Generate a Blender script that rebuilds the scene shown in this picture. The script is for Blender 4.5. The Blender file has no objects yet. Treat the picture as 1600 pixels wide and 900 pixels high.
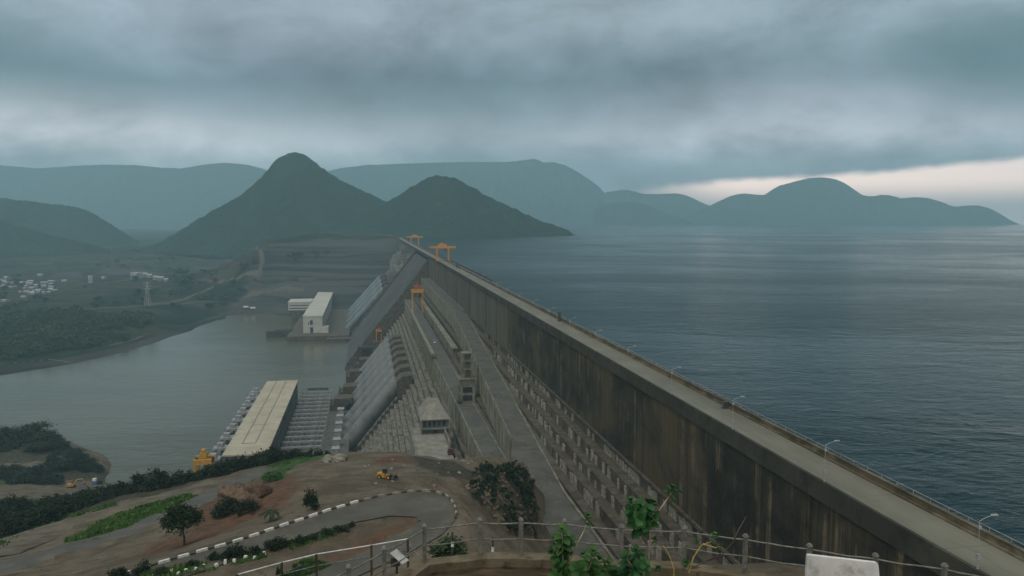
import bpy, math, random
import numpy as np
from mathutils import Vector, Matrix

random.seed(7)
RNG = np.random.default_rng(11)
SC = bpy.context.scene
COL = SC.collection
R = math.radians

# ------------------------------------------------------------------ camera
CAM_H = 45.0                       # camera above the dam crest (crest road = z 0)
F_PX = 1256.0                      # focal length for a 1600 px wide picture
PITCH = math.atan((450 - 343) / F_PX)
cam_d = bpy.data.cameras.new("camera")
cam = bpy.data.objects.new("camera", cam_d)
COL.objects.link(cam)
cam.location = (0, 0, CAM_H)
cam.rotation_euler = (R(90) - PITCH, 0, 0)
cam_d.sensor_width = 36.0
cam_d.lens = 36.0 * F_PX / 1600.0
cam_d.clip_start = 0.5
cam_d.clip_end = 60000
SC.camera = cam

# ------------------------------------------------------------------ sky, sun, exposure
SC.view_settings.view_transform = 'Standard'
SC.view_settings.look = 'None'
SC.view_settings.exposure = 0.0
SC.view_settings.gamma = 1.0
SC.view_settings.use_curve_mapping = False
SC.cycles.use_denoising = True
SC.cycles.max_bounces = 8
SC.cycles.volume_bounces = 4
SC.cycles.caustics_reflective = False
SC.cycles.caustics_refractive = False

SUN_EL, SUN_AZ = R(60), R(222)     # azimuth from +Y towards +X
sun_d = bpy.data.lights.new("sun", 'SUN')
sun_d.energy = 1.1
sun_d.angle = R(40)
sun_d.color = (1.0, 0.93, 0.82)
sun = bpy.data.objects.new("sun", sun_d)
COL.objects.link(sun)
sun.rotation_euler = Vector((-math.sin(SUN_AZ) * math.cos(SUN_EL), -math.cos(SUN_AZ) * math.cos(SUN_EL),
                             -math.sin(SUN_EL))).to_track_quat('-Z', 'Y').to_euler()

world = bpy.data.worlds.new("World")
SC.world = world
world.use_nodes = True
WT = world.node_tree
WT.nodes.clear()


class NG:
    """tiny helper to write node graphs as expressions"""
    def __init__(self, tree):
        self.t = tree

    def n(self, kind, **kw):
        nd = self.t.nodes.new(kind)
        for k, v in kw.items():
            setattr(nd, k, v)
        return nd

    def put(self, sock, v):
        if v is None:
            return
        if isinstance(v, bpy.types.NodeSocket):
            self.t.links.new(v, sock)
        else:
            if isinstance(v, (tuple, list)) and sock.type == 'RGBA' and len(v) == 3:
                v = (*v, 1.0)
            sock.default_value = v

    def m(self, op, a, b=None, c=None, clamp=False):
        nd = self.n('ShaderNodeMath', operation=op, use_clamp=clamp)
        self.put(nd.inputs[0], a)
        self.put(nd.inputs[1], b)
        self.put(nd.inputs[2], c)
        return nd.outputs[0]

    def ss(self, x, lo, hi):
        nd = self.n('ShaderNodeMapRange', interpolation_type='SMOOTHSTEP')
        self.put(nd.inputs[0], x)
        self.put(nd.inputs[1], lo)
        self.put(nd.inputs[2], hi)
        return nd.outputs[0]

    def mix(self, fac, a, b, blend='MIX'):
        nd = self.n('ShaderNodeMix', data_type='RGBA', blend_type=blend)
        self.put(nd.inputs[0], fac)
        self.put(nd.inputs[6], a)
        self.put(nd.inputs[7], b)
        return nd.outputs[2]

    def noise(self, vec, scale, detail=4.0, rough=0.5, dist=0.0):
        nd = self.n('ShaderNodeTexNoise')
        self.put(nd.inputs['Vector'], vec)
        nd.inputs['Scale'].default_value = scale
        nd.inputs['Detail'].default_value = detail
        nd.inputs['Roughness'].default_value = rough
        nd.inputs['Distortion'].default_value = dist
        return nd.outputs[0]

    def ramp(self, x, stops):
        nd = self.n('ShaderNodeValToRGB')
        el = nd.color_ramp.elements
        while len(el) < len(stops):
            el.new(0.5)
        for e, (p, c) in zip(el, stops):
            e.position = p
            e.color = (*c, 1.0) if len(c) == 3 else c
        self.put(nd.inputs[0], x)
        return nd.outputs[0]

    def mapping(self, vec, scale=(1, 1, 1), loc=(0, 0, 0), rot=(0, 0, 0)):
        nd = self.n('ShaderNodeMapping')
        self.put(nd.inputs[0], vec)
        nd.inputs['Location'].default_value = loc
        nd.inputs['Rotation'].default_value = rot
        nd.inputs['Scale'].default_value = scale
        return nd.outputs[0]


def build_world():
    g = NG(WT)
    tc = g.n('ShaderNodeTexCoord')
    sep = g.n('ShaderNodeSeparateXYZ')
    WT.links.new(tc.outputs['Generated'], sep.inputs[0])
    x, y, z = sep.outputs
    az = g.m('ARCTAN2', x, y)
    el = g.m('ARCSINE', z)
    # cloud deck seen in perspective
    zz = g.m('ADD', g.m('MAXIMUM', z, 0.0), 0.10)
    comb = g.n('ShaderNodeCombineXYZ')
    g.put(comb.inputs[0], g.m('DIVIDE', x, zz))
    g.put(comb.inputs[1], g.m('DIVIDE', y, zz))
    p = comb.outputs[0]
    big = g.m('SUBTRACT', g.noise(p, 0.55, 3, 0.5, 0.3), 0.5)
    fine = g.m('SUBTRACT', g.noise(p, 1.6, 7, 0.55, 0.6), 0.5)
    # soft billows laid out on azimuth / elevation
    comb2 = g.n('ShaderNodeCombineXYZ')
    g.put(comb2.inputs[0], az)
    g.put(comb2.inputs[1], g.m('MULTIPLY', el, 1.75))
    bil = g.m('SUBTRACT', g.noise(comb2.outputs[0], 5.5, 9, 0.61, 0.25), 0.5)
    wob = g.m('SUBTRACT', g.noise(comb2.outputs[0], 2.2, 3, 0.5), 0.5)
    elw = g.m('ADD', g.m('ADD', el, g.m('MULTIPLY', wob, 0.05)), g.m('MULTIPLY', bil, 0.05))
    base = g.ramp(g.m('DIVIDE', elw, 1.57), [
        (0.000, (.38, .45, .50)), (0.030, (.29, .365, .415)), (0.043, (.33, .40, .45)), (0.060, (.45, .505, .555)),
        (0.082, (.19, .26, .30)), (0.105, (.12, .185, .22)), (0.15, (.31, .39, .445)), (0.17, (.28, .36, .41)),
        (0.19, (.075, .13, .155)), (0.40, (.09, .15, .18)), (0.62, (.58, .61, .60)), (1.0, (1.0, 1.0, .96))])  # unseen upper sky: darkened for the lake's reflection, zenith brightened to light the ground
    back = g.ss(g.m('MULTIPLY', y, -1.0), .05, .55)      # brightness added to the unseen sky behind the viewpoint, lighting ground and haze
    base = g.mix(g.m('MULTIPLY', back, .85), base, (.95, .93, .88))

    def gauss(a0, e0, sa, se):
        da = g.m('DIVIDE', g.m('SUBTRACT', g.m('ADD', az, g.m('MULTIPLY', wob, 0.25)), a0), sa)
        de = g.m('DIVIDE', g.m('SUBTRACT', elw, e0), se)
        r2 = g.m('ADD', g.m('MULTIPLY', da, da), g.m('MULTIPLY', de, de))
        return g.m('EXPONENT', g.m('MULTIPLY', r2, -1.0))
    amp = g.m('ADD', 1.0, g.m('ADD', g.m('MULTIPLY', fine, 0.12), g.m('ADD', g.m('MULTIPLY', bil, 2.0), g.m('MULTIPLY', wob, 1.1))))
    col = g.mix(1.0, base, amp, 'MULTIPLY')
    # pale patches and dark banks of the deck
    bilp = g.m('ADD', 1.0, g.m('MULTIPLY', bil, 3.2), clamp=False)
    col = g.mix(1.0, col, g.mix(g.m('MULTIPLY', gauss(-.46, .103, .24, .035), bilp), (0, 0, 0), (.46, .39, .40)), 'ADD')
    col = g.mix(1.0, col, g.mix(g.m('MULTIPLY', gauss(.34, .110, .25, .050), bilp), (0, 0, 0), (.36, .32, .37)), 'ADD')
    col = g.mix(1.0, col, g.mix(gauss(-.26, .215, .22, .07), (0, 0, 0), (.05, .03, .05)), 'ADD')
    col = g.mix(1.0, col, g.mix(gauss(.14, .235, .14, .04), (0, 0, 0), (.04, .035, .04)), 'ADD')
    col = g.mix(g.m('MULTIPLY', gauss(.57, .17, .13, .05), .75), col, (.10, .185, .21))
    col = g.mix(g.m('MULTIPLY', gauss(-.60, .175, .25, .035), .35), col, (.11, .18, .21))
    # bright strip of clear sky under the cloud base, to the right
    edge = g.m('ADD', g.m('MULTIPLY_ADD', g.m('SUBTRACT', az, .158), +.062, .041), g.m('MULTIPLY', bil, .030))
    gap = g.m('MULTIPLY', g.ss(g.m('SUBTRACT', edge, el), -.003, .008), g.m('MULTIPLY', g.ss(az, .12, .28), g.m('MULTIPLY_ADD', g.ss(el, .012, .046), .85, .15)))
    sky = g.n('ShaderNodeTexSky', sky_type='NISHITA', sun_disc=False)
    sky.sun_elevation = SUN_EL
    sky.sun_rotation = SUN_AZ
    clear = g.mix(1.0, g.mix(1.0, sky.outputs[0], (.10, .10, .10), 'MULTIPLY'), (2.0, 1.30, 1.08), 'ADD')
    col = g.mix(gap, col, clear)
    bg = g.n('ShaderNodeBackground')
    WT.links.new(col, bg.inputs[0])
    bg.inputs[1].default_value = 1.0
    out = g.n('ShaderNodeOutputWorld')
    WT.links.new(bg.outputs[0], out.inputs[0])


build_world()

# ------------------------------------------------------------------ coordinates
CP, SP = math.cos(PITCH), math.sin(PITCH)


def ray(px, py):
    x = (px - 800) / F_PX
    y = -(py - 450) / F_PX
    d = (x, CP + y * SP, -SP + y * CP)
    return d[0] / d[1], d[2] / d[1]


def at(px, py, d):                 # world point on that sight line at ground distance d
    a, b = ray(px, py)
    return Vector((a * d, d, CAM_H + b * d))


def at_z(px, py, z):
    a, b = ray(px, py)
    k = (z - CAM_H) / b
    return Vector((a * k, k, z))


TH = R(10.28)                      # the dam runs away from the camera along this heading
T1, T2 = 77.3, 85.6                # downstream and upstream edge of the crest road
U = Vector((-math.sin(TH), math.cos(TH), 0))
N = Vector((math.cos(TH), math.sin(TH), 0))


def P(t, s, z=0.0):                # dam coordinates (across, along, up) -> world
    return N * t + U * s + Vector((0, 0, z))


def dam_of(v):
    return v.x * N.x + v.y * N.y, v.x * U.x + v.y * U.y


def tface(z):                      # downstream face, 0.8 : 1 below the crest wall
    return T1 if z > -28 else T1 + 0.8 * (z + 28)


# ------------------------------------------------------------------ numpy noise
def _hash(ix, iy, seed):
    h = (ix * 374761393 + iy * 668265263 + seed * 1442695041) & 0xFFFFFFFF
    h = ((h ^ (h >> 13)) * 1274126177) & 0xFFFFFFFF
    return ((h ^ (h >> 16)) & 0xFFFF) / 65535.0


def vnoise(x, y, seed=0):
    x = np.asarray(x, float)
    y = np.asarray(y, float)
    ix = np.floor(x).astype(np.int64)
    iy = np.floor(y).astype(np.int64)
    fx = x - ix
    fy = y - iy
    fx = fx * fx * (3 - 2 * fx)
    fy = fy * fy * (3 - 2 * fy)
    a = _hash(ix, iy, seed)
    b = _hash(ix + 1, iy, seed)
    c = _hash(ix, iy + 1, seed)
    d = _hash(ix + 1, iy + 1, seed)
    return (a + (b - a) * fx) * (1 - fy) + (c + (d - c) * fx) * fy - 0.5


def fbm(x, y, octaves=5, seed=0, gain=0.5):
    v = 0
    amp = 1.0
    fr = 1.0
    for o in range(octaves):
        v = v + amp * vnoise(np.asarray(x) * fr + 17.3 * o, np.asarray(y) * fr - 9.1 * o, seed + o)
        amp *= gain
        fr *= 2.03
    return v


# ------------------------------------------------------------------ mesh builder
class MB:
    def __init__(self):
        self.v, self.f, self.mi = [], [], []

    def add(self, vs, fs, m=0):
        o = len(self.v)
        self.v.extend([tuple(v) for v in vs])
        self.f.extend([tuple(i + o for i in f) for f in fs])
        self.mi.extend([m] * len(fs))
        return self

    def box(self, c, sz, rz=0.0, m=0, taper=1.0):
        hx, hy, hz = sz[0] / 2, sz[1] / 2, sz[2] / 2
        cs, sn = math.cos(rz), math.sin(rz)
        vs = []
        for k, (dz, tp) in enumerate(((-hz, 1), (hz, taper))):
            for dx, dy in ((-hx, -hy), (hx, -hy), (hx, hy), (-hx, hy)):
                dx *= tp
                dy *= tp
                vs.append((c[0] + dx * cs - dy * sn, c[1] + dx * sn + dy * cs, c[2] + dz))
        return self.add(vs, [(3, 2, 1, 0), (4, 5, 6, 7), (0, 1, 5, 4), (1, 2, 6, 5), (2, 3, 7, 6), (3, 0, 4, 7)], m)

    def bx(self, x0, x1, y0, y1, z0, z1, m=0):
        return self.box(((x0 + x1) / 2, (y0 + y1) / 2, (z0 + z1) / 2), (x1 - x0, y1 - y0, z1 - z0), 0, m)

    def tube(self, p0, p1, r0, r1=None, n=8, m=0, caps=True):
        r1 = r0 if r1 is None else r1
        p0, p1 = Vector(p0), Vector(p1)
        d = (p1 - p0)
        if d.length < 1e-6:
            return self
        d.normalize()
        a = d.orthogonal().normalized()
        b = d.cross(a)
        vs = []
        for p, r in ((p0, r0), (p1, r1)):
            for i in range(n):
                w = 2 * math.pi * i / n
                vs.append(p + a * (r * math.cos(w)) + b * (r * math.sin(w)))
        fs = [(i, (i + 1) % n, n + (i + 1) % n, n + i) for i in range(n)]
        if caps:
            fs += [tuple(range(n - 1, -1, -1)), tuple(range(n, 2 * n))]
        return self.add(vs, fs, m)

    def path(self, pts, r, n=6, m=0, r_end=None):
        pts = [Vector(p) for p in pts]
        k = len(pts)
        rings = []
        for i, p in enumerate(pts):
            d = (pts[min(i + 1, k - 1)] - pts[max(i - 1, 0)]).normalized()
            a = d.cross(Vector((0, 0, 1)))
            if a.length < .05:
                a = d.cross(Vector((1, 0, 0)))
            a.normalize()
            b = d.cross(a)
            rr = r if r_end is None else r + (r_end - r) * i / (k - 1)
            rings.append([p + a * (rr * math.cos(2 * math.pi * j / n)) + b * (rr * math.sin(2 * math.pi * j / n)) for j in range(n)])
        vs = [v for rg in rings for v in rg]
        fs = []
        for i in range(k - 1):
            for j in range(n):
                fs.append((i * n + j, i * n + (j + 1) % n, (i + 1) * n + (j + 1) % n, (i + 1) * n + j))
        fs += [tuple(range(n - 1, -1, -1)), tuple(range((k - 1) * n, k * n))]
        return self.add(vs, fs, m)

    def loft(self, secs, m=0, closed=True, caps=True):
        n = len(secs[0])
        vs = [v for sc in secs for v in sc]
        fs = []
        for i in range(len(secs) - 1):
            for j in range(n if closed else n - 1):
                fs.append((i * n + j, i * n + (j + 1) % n, (i + 1) * n + (j + 1) % n, (i + 1) * n + j))
        if caps and closed:
            fs += [tuple(range(n - 1, -1, -1)), tuple(range((len(secs) - 1) * n, len(secs) * n))]
        return self.add(vs, fs, m)

    def grid(self, X, Y, Z, m=0):
        r, c = X.shape
        vs = np.stack([X, Y, Z], -1).reshape(-1, 3).tolist()
        fs = []
        for i in range(r - 1):
            for j in range(c - 1):
                k = i * c + j
                fs.append((k, k + 1, k + c + 1, k + c))
        return self.add(vs, fs, m)

    def mesh(self, name, mats, origin=(0, 0, 0), smooth=False):
        me = bpy.data.meshes.new(name)
        ox, oy, oz = origin
        me.from_pydata([(v[0] - ox, v[1] - oy, v[2] - oz) for v in self.v], [], self.f)
        for mt in (mats if isinstance(mats, (list, tuple)) else [mats]):
            me.materials.append(mt)
        me.polygons.foreach_set('material_index', self.mi)
        if smooth:
            me.polygons.foreach_set('use_smooth', [True] * len(self.f))
        me.update()
        return me

    def build(self, name, mats, parent=None, origin=(0, 0, 0), smooth=False):
        o = bpy.data.objects.new(name, self.mesh(name, mats, origin, smooth))
        COL.objects.link(o)
        if parent is not None:
            o.parent = parent
        return o


def build_split(mb, name, mats, parent, origin=(0, 0, 0), gap=.03, smooth=False):
    """every touching cluster of a builder becomes a part of its own"""
    nv = len(mb.v)
    par = list(range(nv))

    def find(i):
        while par[i] != i:
            par[i] = par[par[i]]
            i = par[i]
        return i
    for f in mb.f:
        for j in f[1:]:
            par[find(f[0])] = find(j)
    isl = {}
    for i in range(nv):
        isl.setdefault(find(i), []).append(i)
    keys = list(isl)
    bb = []
    for k in keys:
        a = np.array([mb.v[i] for i in isl[k]])
        bb.append((a.min(0) - gap, a.max(0) + gap))
    gp = list(range(len(keys)))

    def fg(i):
        while gp[i] != i:
            i = gp[i]
        return i
    for i in range(len(keys)):
        for j in range(i):
            if (bb[i][0] <= bb[j][1]).all() and (bb[j][0] <= bb[i][1]).all():
                gp[fg(i)] = fg(j)
    root = {k: fg(i) for i, k in enumerate(keys)}
    out = {}
    for f, m in zip(mb.f, mb.mi):
        g = root[find(f[0])]
        q = out.setdefault(g, (MB(), {}))
        idx = []
        for v in f:
            if v not in q[1]:
                q[1][v] = len(q[0].v)
                q[0].v.append(mb.v[v])
            idx.append(q[1][v])
        q[0].f.append(tuple(idx))
        q[0].mi.append(m)
    return [q[0].build(name, mats, parent, origin, smooth) for q in out.values()]


def tag(o, label=None, cat=None, group=None, kind=None):
    if label:
        o['label'] = label
    if cat:
        o['category'] = cat
    if group:
        o['group'] = group
    if kind:
        o['kind'] = kind
    return o


def thing(name, label, cat, loc, rz=0.0, group=None):
    o = bpy.data.objects.new(name, None)
    o.empty_display_size = 0.5
    COL.objects.link(o)
    o.location = loc
    o.rotation_euler = (0, 0, rz)
    return tag(o, label, cat, group)


def dthing(name, label, cat, t, s, z, group=None):   # a thing aligned with the dam
    return thing(name, label, cat, P(t, s, z), TH, group)


def copy_tree(o, label=None, group=None):
    c = o.copy()
    COL.objects.link(c)
    if label:
        c['label'] = label
    if group:
        c['group'] = group
    for ch in [k for k in o.children]:
        d = ch.copy()
        COL.objects.link(d)
        d.parent = c
        for g in [k for k in ch.children]:
            e = g.copy()
            COL.objects.link(e)
            e.parent = d
    return c


ORD = ['first', 'second', 'third', 'fourth', 'fifth', 'sixth', 'seventh', 'eighth', 'ninth', 'tenth', 'eleventh', 'twelfth',
       'thirteenth', 'fourteenth', 'fifteenth', 'sixteenth', 'seventeenth', 'eighteenth', 'nineteenth', 'twentieth',
       'twenty-first', 'twenty-second', 'twenty-third', 'twenty-fourth', 'twenty-fifth', 'twenty-sixth', 'twenty-seventh',
       'twenty-eighth', 'twenty-ninth', 'thirtieth']


# ------------------------------------------------------------------ materials
def new_mat(name):
    m = bpy.data.materials.new(name)
    m.use_nodes = True
    t = m.node_tree
    b = t.nodes['Principled BSDF']
    return m, NG(t), b


def objvec(g):
    return g.n('ShaderNodeTexCoord').outputs['Object']


def geopos(g):
    return g.n('ShaderNodeNewGeometry').outputs['Position']


def bump(g, b, h, dist, strength=1.0):
    nd = g.n('ShaderNodeBump')
    nd.inputs['Distance'].default_value = dist
    nd.inputs['Strength'].default_value = strength
    g.put(nd.inputs['Height'], h)
    g.t.links.new(nd.outputs[0], b.inputs['Normal'])


def noisy(name, c0, c1, scale, rough=.85, stretch=(1, 1, 1), c2=None, scale2=None, bump_d=0.0, bump_s=None, metallic=0.0,
          lo=.35, hi=.65, spec=.3, world=False):
    m, g, b = new_mat(name)
    v = geopos(g) if world else objvec(g)
    v = g.mapping(v, stretch)
    f = g.ss(g.noise(v, scale, 6, .6), lo, hi)
    col = g.mix(f, c0, c1)
    if c2:
        f2 = g.ss(g.noise(g.mapping(v, (1, 1, 1), (31, 7, 3)), scale2 or scale * 3, 5, .65), .5, .68)
        col = g.mix(f2, col, c2)
    g.put(b.inputs['Base Color'], col)
    b.inputs['Roughness'].default_value = rough
    b.inputs['Metallic'].default_value = metallic
    b.inputs['Specular IOR Level'].default_value = spec
    if bump_d:
        bump(g, b, g.noise(v, bump_s or scale * 4, 5, .6), bump_d)
    return m


def leafy(name, c0, c1, scale=.8):
    m, g, b = new_mat(name)
    oi = g.n('ShaderNodeObjectInfo')
    f = g.noise(geopos(g), scale, 3, .6)
    f = g.m('ADD', g.m('MULTIPLY', g.m('SUBTRACT', f, .5), 1.8), g.m('MULTIPLY_ADD', oi.outputs['Random'], .5, .25), clamp=True)
    g.put(b.inputs['Base Color'], g.mix(f, c0, c1))
    b.inputs['Roughness'].default_value = .7
    b.inputs['Specular IOR Level'].default_value = .25
    return m


M = {}


def make_materials():
    # --- crest wall: dark, streaked by run-off; object coordinates are (across, along, up) in metres
    m, g, b = new_mat('stained_concrete')
    v = objvec(g)
    warp = g.mapping(v, (.02, .05, .03), (1, 4, 2))
    streak = g.noise(g.mapping(v, (.02, .22, .012)), 1.0, 8, .66, .25)
    streak2 = g.noise(g.mapping(v, (.02, .55, .020), (4, 9, 1)), 1.0, 6, .65, .2)
    broad = g.noise(g.mapping(v, (.02, .020, .035), (9, 2, 5)), 1.0, 4, .55, .6)
    cloudy = g.noise(g.mapping(v, (.1, .10, .14), (2, 2, 5)), 1.0, 6, .62, .3)
    col = g.mix(g.ss(cloudy, .34, .66), (.017, .016, .012), (.046, .042, .030))
    col = g.mix(g.m('MULTIPLY', g.ss(broad, .45, .62), .75), col, (.098, .074, .040))
    col = g.mix(g.m('MULTIPLY', g.ss(streak, .50, .64), .60), col, (.018, .017, .013))
    col = g.mix(g.m('MULTIPLY', g.ss(streak2, .55, .63), g.m('MULTIPLY', g.ss(cloudy, .40, .60), .8)), col, (.20, .16, .098))
    fine_s = g.noise(g.mapping(v, (.02, 1.5, .03), (7, 3, 1)), 1.0, 5, .6, .1)
    col = g.mix(g.m('MULTIPLY', g.ss(fine_s, .56, .62), g.m('MULTIPLY', g.ss(broad, .40, .58), .55)), col, (.11, .088, .052))
    col = g.mix(g.m('MULTIPLY', g.ss(fine_s, .42, .37), .35), col, (.012, .012, .010))
    sepj = g.n('ShaderNodeSeparateXYZ')
    g.put(sepj.inputs[0], v)
    bj = g.m('ABSOLUTE', g.m('SUBTRACT', g.m('FRACT', g.m('DIVIDE', sepj.outputs[1], 22.0)), .5))
    col = g.mix(g.m('MULTIPLY', g.ss(bj, .010, .004), .7), col, (.012, .012, .010))
    wet = g.noise(g.mapping(v, (.03, .10, .035), (2, 5, 8)), 1.0, 5, .6)
    col = g.mix(g.m('MULTIPLY', g.ss(wet, .54, .72), .45), col, (.014, .014, .011))
    sep = g.n('ShaderNodeSeparateXYZ')
    g.put(sep.inputs[0], v)
    zj = g.m('FRACT', g.m('DIVIDE', sep.outputs[2], 2.4))
    col = g.mix(g.m('MULTIPLY', g.ss(zj, .05, .0), .55), col, (.02, .02, .016))
    far = g.ss(sep.outputs[1], 425, 445)          # paler, greyer lifts beyond the joint
    col = g.mix(g.m('MULTIPLY', far, .65), col, g.mix(g.ss(streak, .4, .6), (.085, .082, .062), (.155, .148, .115)))
    g.put(b.inputs['Base Color'], col)
    b.inputs['Roughness'].default_value = .75
    b.inputs['Specular IOR Level'].default_value = .25
    bump(g, b, g.noise(v, .9, 6, .6), .12)
    M['wall'] = m

    # --- stepped face
    m, g, b = new_mat('stepped_concrete')
    v = objvec(g)
    geo = g.n('ShaderNodeNewGeometry')
    n1 = g.noise(v, .25, 6, .65)
    n2 = g.noise(g.mapping(v, (.2, .06, .2)), 1.0, 4, .6)
    col = g.mix(g.ss(n1, .36, .64), (.045, .037, .025), (.105, .092, .068))
    col = g.mix(g.m('MULTIPLY', g.ss(n2, .48, .66), .75), col, (.068, .050, .029))
    n3 = g.noise(g.mapping(v, (.3, .8, .3), (3, 8, 5)), 1.0, 4, .6)
    col = g.mix(g.m('MULTIPLY', g.ss(n3, .58, .72), .7), col, (.19, .175, .145))
    g.put(b.inputs['Base Color'], col)
    b.inputs['Roughness'].default_value = .85
    bump(g, b, g.noise(v, 1.5, 5, .6), .15)
    M['step'] = m
    M['panel'] = noisy('pale_panel_concrete', (.20, .185, .145), (.38, .36, .30), 1.0, c2=(.11, .09, .065), scale2=.7, bump_d=.05)
    M['rcc'] = noisy('grey_step_concrete', (.10, .095, .076), (.21, .20, .165), .5, stretch=(1, .25, 1), c2=(.065, .055, .038),
                     scale2=.35, bump_d=.15)
    m, g, b = new_mat('crest_road_concrete')
    v = objvec(g)
    n1 = g.noise(g.mapping(v, (.10, .035, .1)), 1.0, 6, .6)
    n2 = g.noise(g.mapping(v, (.55, .10, .5), (3, 1, 1)), 1.0, 6, .65)
    lane = g.noise(g.mapping(v, (.75, .006, .1), (6, 1, 1)), 1.0, 3, .5)
    col = g.mix(g.ss(n1, .34, .66), (.125, .120, .088), (.185, .178, .134))
    col = g.mix(g.m('MULTIPLY', g.ss(n2, .52, .70), .55), col, (.105, .098, .072))
    col = g.mix(g.m('MULTIPLY', g.ss(lane, .52, .66), .35), col, (.10, .098, .078))
    sepc = g.n('ShaderNodeSeparateXYZ')
    g.put(sepc.inputs[0], v)
    jt = g.m('ABSOLUTE', g.m('SUBTRACT', g.m('FRACT', g.m('DIVIDE', sepc.outputs[1], 21.0)), .5))
    col = g.mix(g.m('MULTIPLY', g.ss(jt, .006, .002), .6), col, (.06, .056, .045))
    g.put(b.inputs['Base Color'], col)
    b.inputs['Roughness'].default_value = .6
    bump(g, b, n2, .01)
    M['crest'] = m
    M['parapet'] = noisy('weathered_parapet', (.065, .054, .033), (.15, .122, .08), .35, stretch=(1, .5, 1), c2=(.20, .17, .125), scale2=.22, bump_d=.05)
    M['fascia'] = noisy('dark_fascia', (.040, .040, .030), (.062, .060, .046), .06, c2=(.028, .027, .020), scale2=.15, bump_d=.03)
    M['pad'] = noisy('worn_pad_concrete', (.17, .165, .14), (.27, .26, .225), .2, c2=(.17, .16, .13), scale2=.5, bump_d=.03)
    M['cubicle'] = noisy('grey_cubicle_paint', (.22, .23, .23), (.32, .33, .33), .4)
    M['retain'] = noisy('pale_retaining_concrete', (.135, .128, .095), (.25, .24, .19), .35, stretch=(1, .6, .35), c2=(.11, .10, .07),
                        scale2=1.1, bump_d=.06)
    M['ramp'] = noisy('grey_ramp_paving', (.070, .071, .062), (.108, .107, .093), .12, c2=(.135, .13, .11), scale2=.35, rough=.7, bump_d=.02)
    M['asphalt'] = noisy('wet_asphalt', (.066, .060, .047), (.096, .088, .069), .15, c2=(.125, .108, .078), scale2=.22, rough=.55, bump_d=.01,
                         bump_s=3, world=True)
    M['dirtroad'] = noisy('packed_earth_road', (.095, .080, .056), (.150, .128, .094), .12, c2=(.068, .055, .037), scale2=.3, rough=.85,
                          bump_d=.05, world=True)
    M['chute'] = noisy('spillway_concrete', (.050, .050, .050), (.078, .076, .074), .03, stretch=(1, .5, .2), c2=(.10, .098, .092), scale2=.12)
    M['steel'] = noisy('painted_pipe_steel', (.12, .13, .132), (.17, .18, .178), .06, c2=(.085, .09, .088), scale2=.12, rough=.5)
    M['steelblue'] = noisy('blue_grey_pipe_steel', (.11, .145, .16), (.16, .195, .21), .1, rough=.5)
    M['roof'] = noisy('cream_roof_sheet', (.38, .335, .25), (.46, .41, .31), .05, rough=.55, c2=(.33, .29, .21), scale2=.12)
    M['roofline'] = noisy('roof_walkway', (.26, .24, .19), (.32, .30, .24), .3)
    M['roof_far'] = noisy('pale_grey_roof_sheet', (.42, .41, .36), (.50, .49, .44), .05, rough=.55)
    M['hallwall'] = noisy('dark_cladding', (.11, .115, .115), (.17, .172, .168), .1, stretch=(1, 1, .2))
    M['whitewall'] = noisy('white_cladding', (.40, .40, .37), (.50, .49, .46), .1)
    M['glass'] = noisy('dark_window', (.02, .025, .03), (.05, .055, .06), .2, rough=.2, spec=.5)
    M['yellow'] = noisy('yellow_paint', (.42, .22, .03), (.60, .33, .04), .6, rough=.6, c2=(.22, .12, .04), scale2=1.2)
    M['orange'] = noisy('orange_paint', (.40, .185, .035), (.52, .25, .045), .6, rough=.55, c2=(.35, .13, .03), scale2=.8)
    M['rust'] = noisy('red_brown_steel', (.24, .08, .04), (.34, .13, .06), .8)
    M['darkmetal'] = noisy('dark_steel', (.03, .032, .034), (.07, .07, .07), .6, rough=.5)
    M['greymetal'] = noisy('galvanised_steel', (.26, .27, .27), (.40, .41, .41), .6, rough=.45, metallic=.3)
    M['whitepaint'] = noisy('white_paint', (.62, .62, .60), (.80, .80, .78), 2.0, rough=.5, c2=(.45, .44, .40), scale2=4)
    M['blackpaint'] = noisy('black_kerb_paint', (.045, .043, .037), (.085, .08, .066), 2.0)
    M['railpaint'] = noisy('weathered_rail_paint', (.11, .113, .10), (.21, .212, .19), 6.0, rough=.5, c2=(.15, .125, .09), scale2=9)
    M['rubber'] = noisy('rubber', (.015, .015, .015), (.03, .03, .03), 3)
    M['redpaint'] = noisy('dull_red_paint', (.16, .035, .03), (.22, .05, .04), 1)
    M['bluepaint'] = noisy('blue_paint', (.06, .12, .22), (.10, .18, .30), 1)
    M['curb'] = noisy('mossy_curb', (.10, .08, .048), (.185, .152, .10), 1.2, c2=(.05, .04, .024), scale2=2.2, bump_d=.03)
    M['curbdark'] = noisy('damp_planter_wall', (.035, .026, .016), (.075, .055, .032), 1.0, stretch=(.4, .4, 3), c2=(.12, .085, .05), scale2=2, bump_d=.04)
    M['leaf'] = leafy('bush_leaves', (.006, .015, .008), (.024, .044, .018))
    M['leaf2'] = leafy('tree_leaves', (.007, .018, .009), (.032, .056, .022), 1.5)
    M['leafbright'] = leafy('bright_leaves', (.016, .058, .014), (.050, .125, .028), 5.0)
    M['leafolive'] = leafy('olive_leaves', (.030, .042, .016), (.085, .095, .035), 1.2)
    M['leaf3'] = leafy('dark_broad_leaves', (.012, .055, .020), (.045, .135, .038), 7.0)
    M['leaffar'] = leafy('far_bank_leaves', (.009, .024, .017), (.050, .080, .036), .035)
    M['bark'] = noisy('bark', (.05, .04, .03), (.11, .09, .065), 3, stretch=(1, 1, .3))
    M['stemyellow'] = noisy('yellow_stem', (.30, .22, .06), (.45, .36, .12), 12)
    M['stempale'] = noisy('pale_stem', (.32, .25, .15), (.50, .41, .27), 14)
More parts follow.
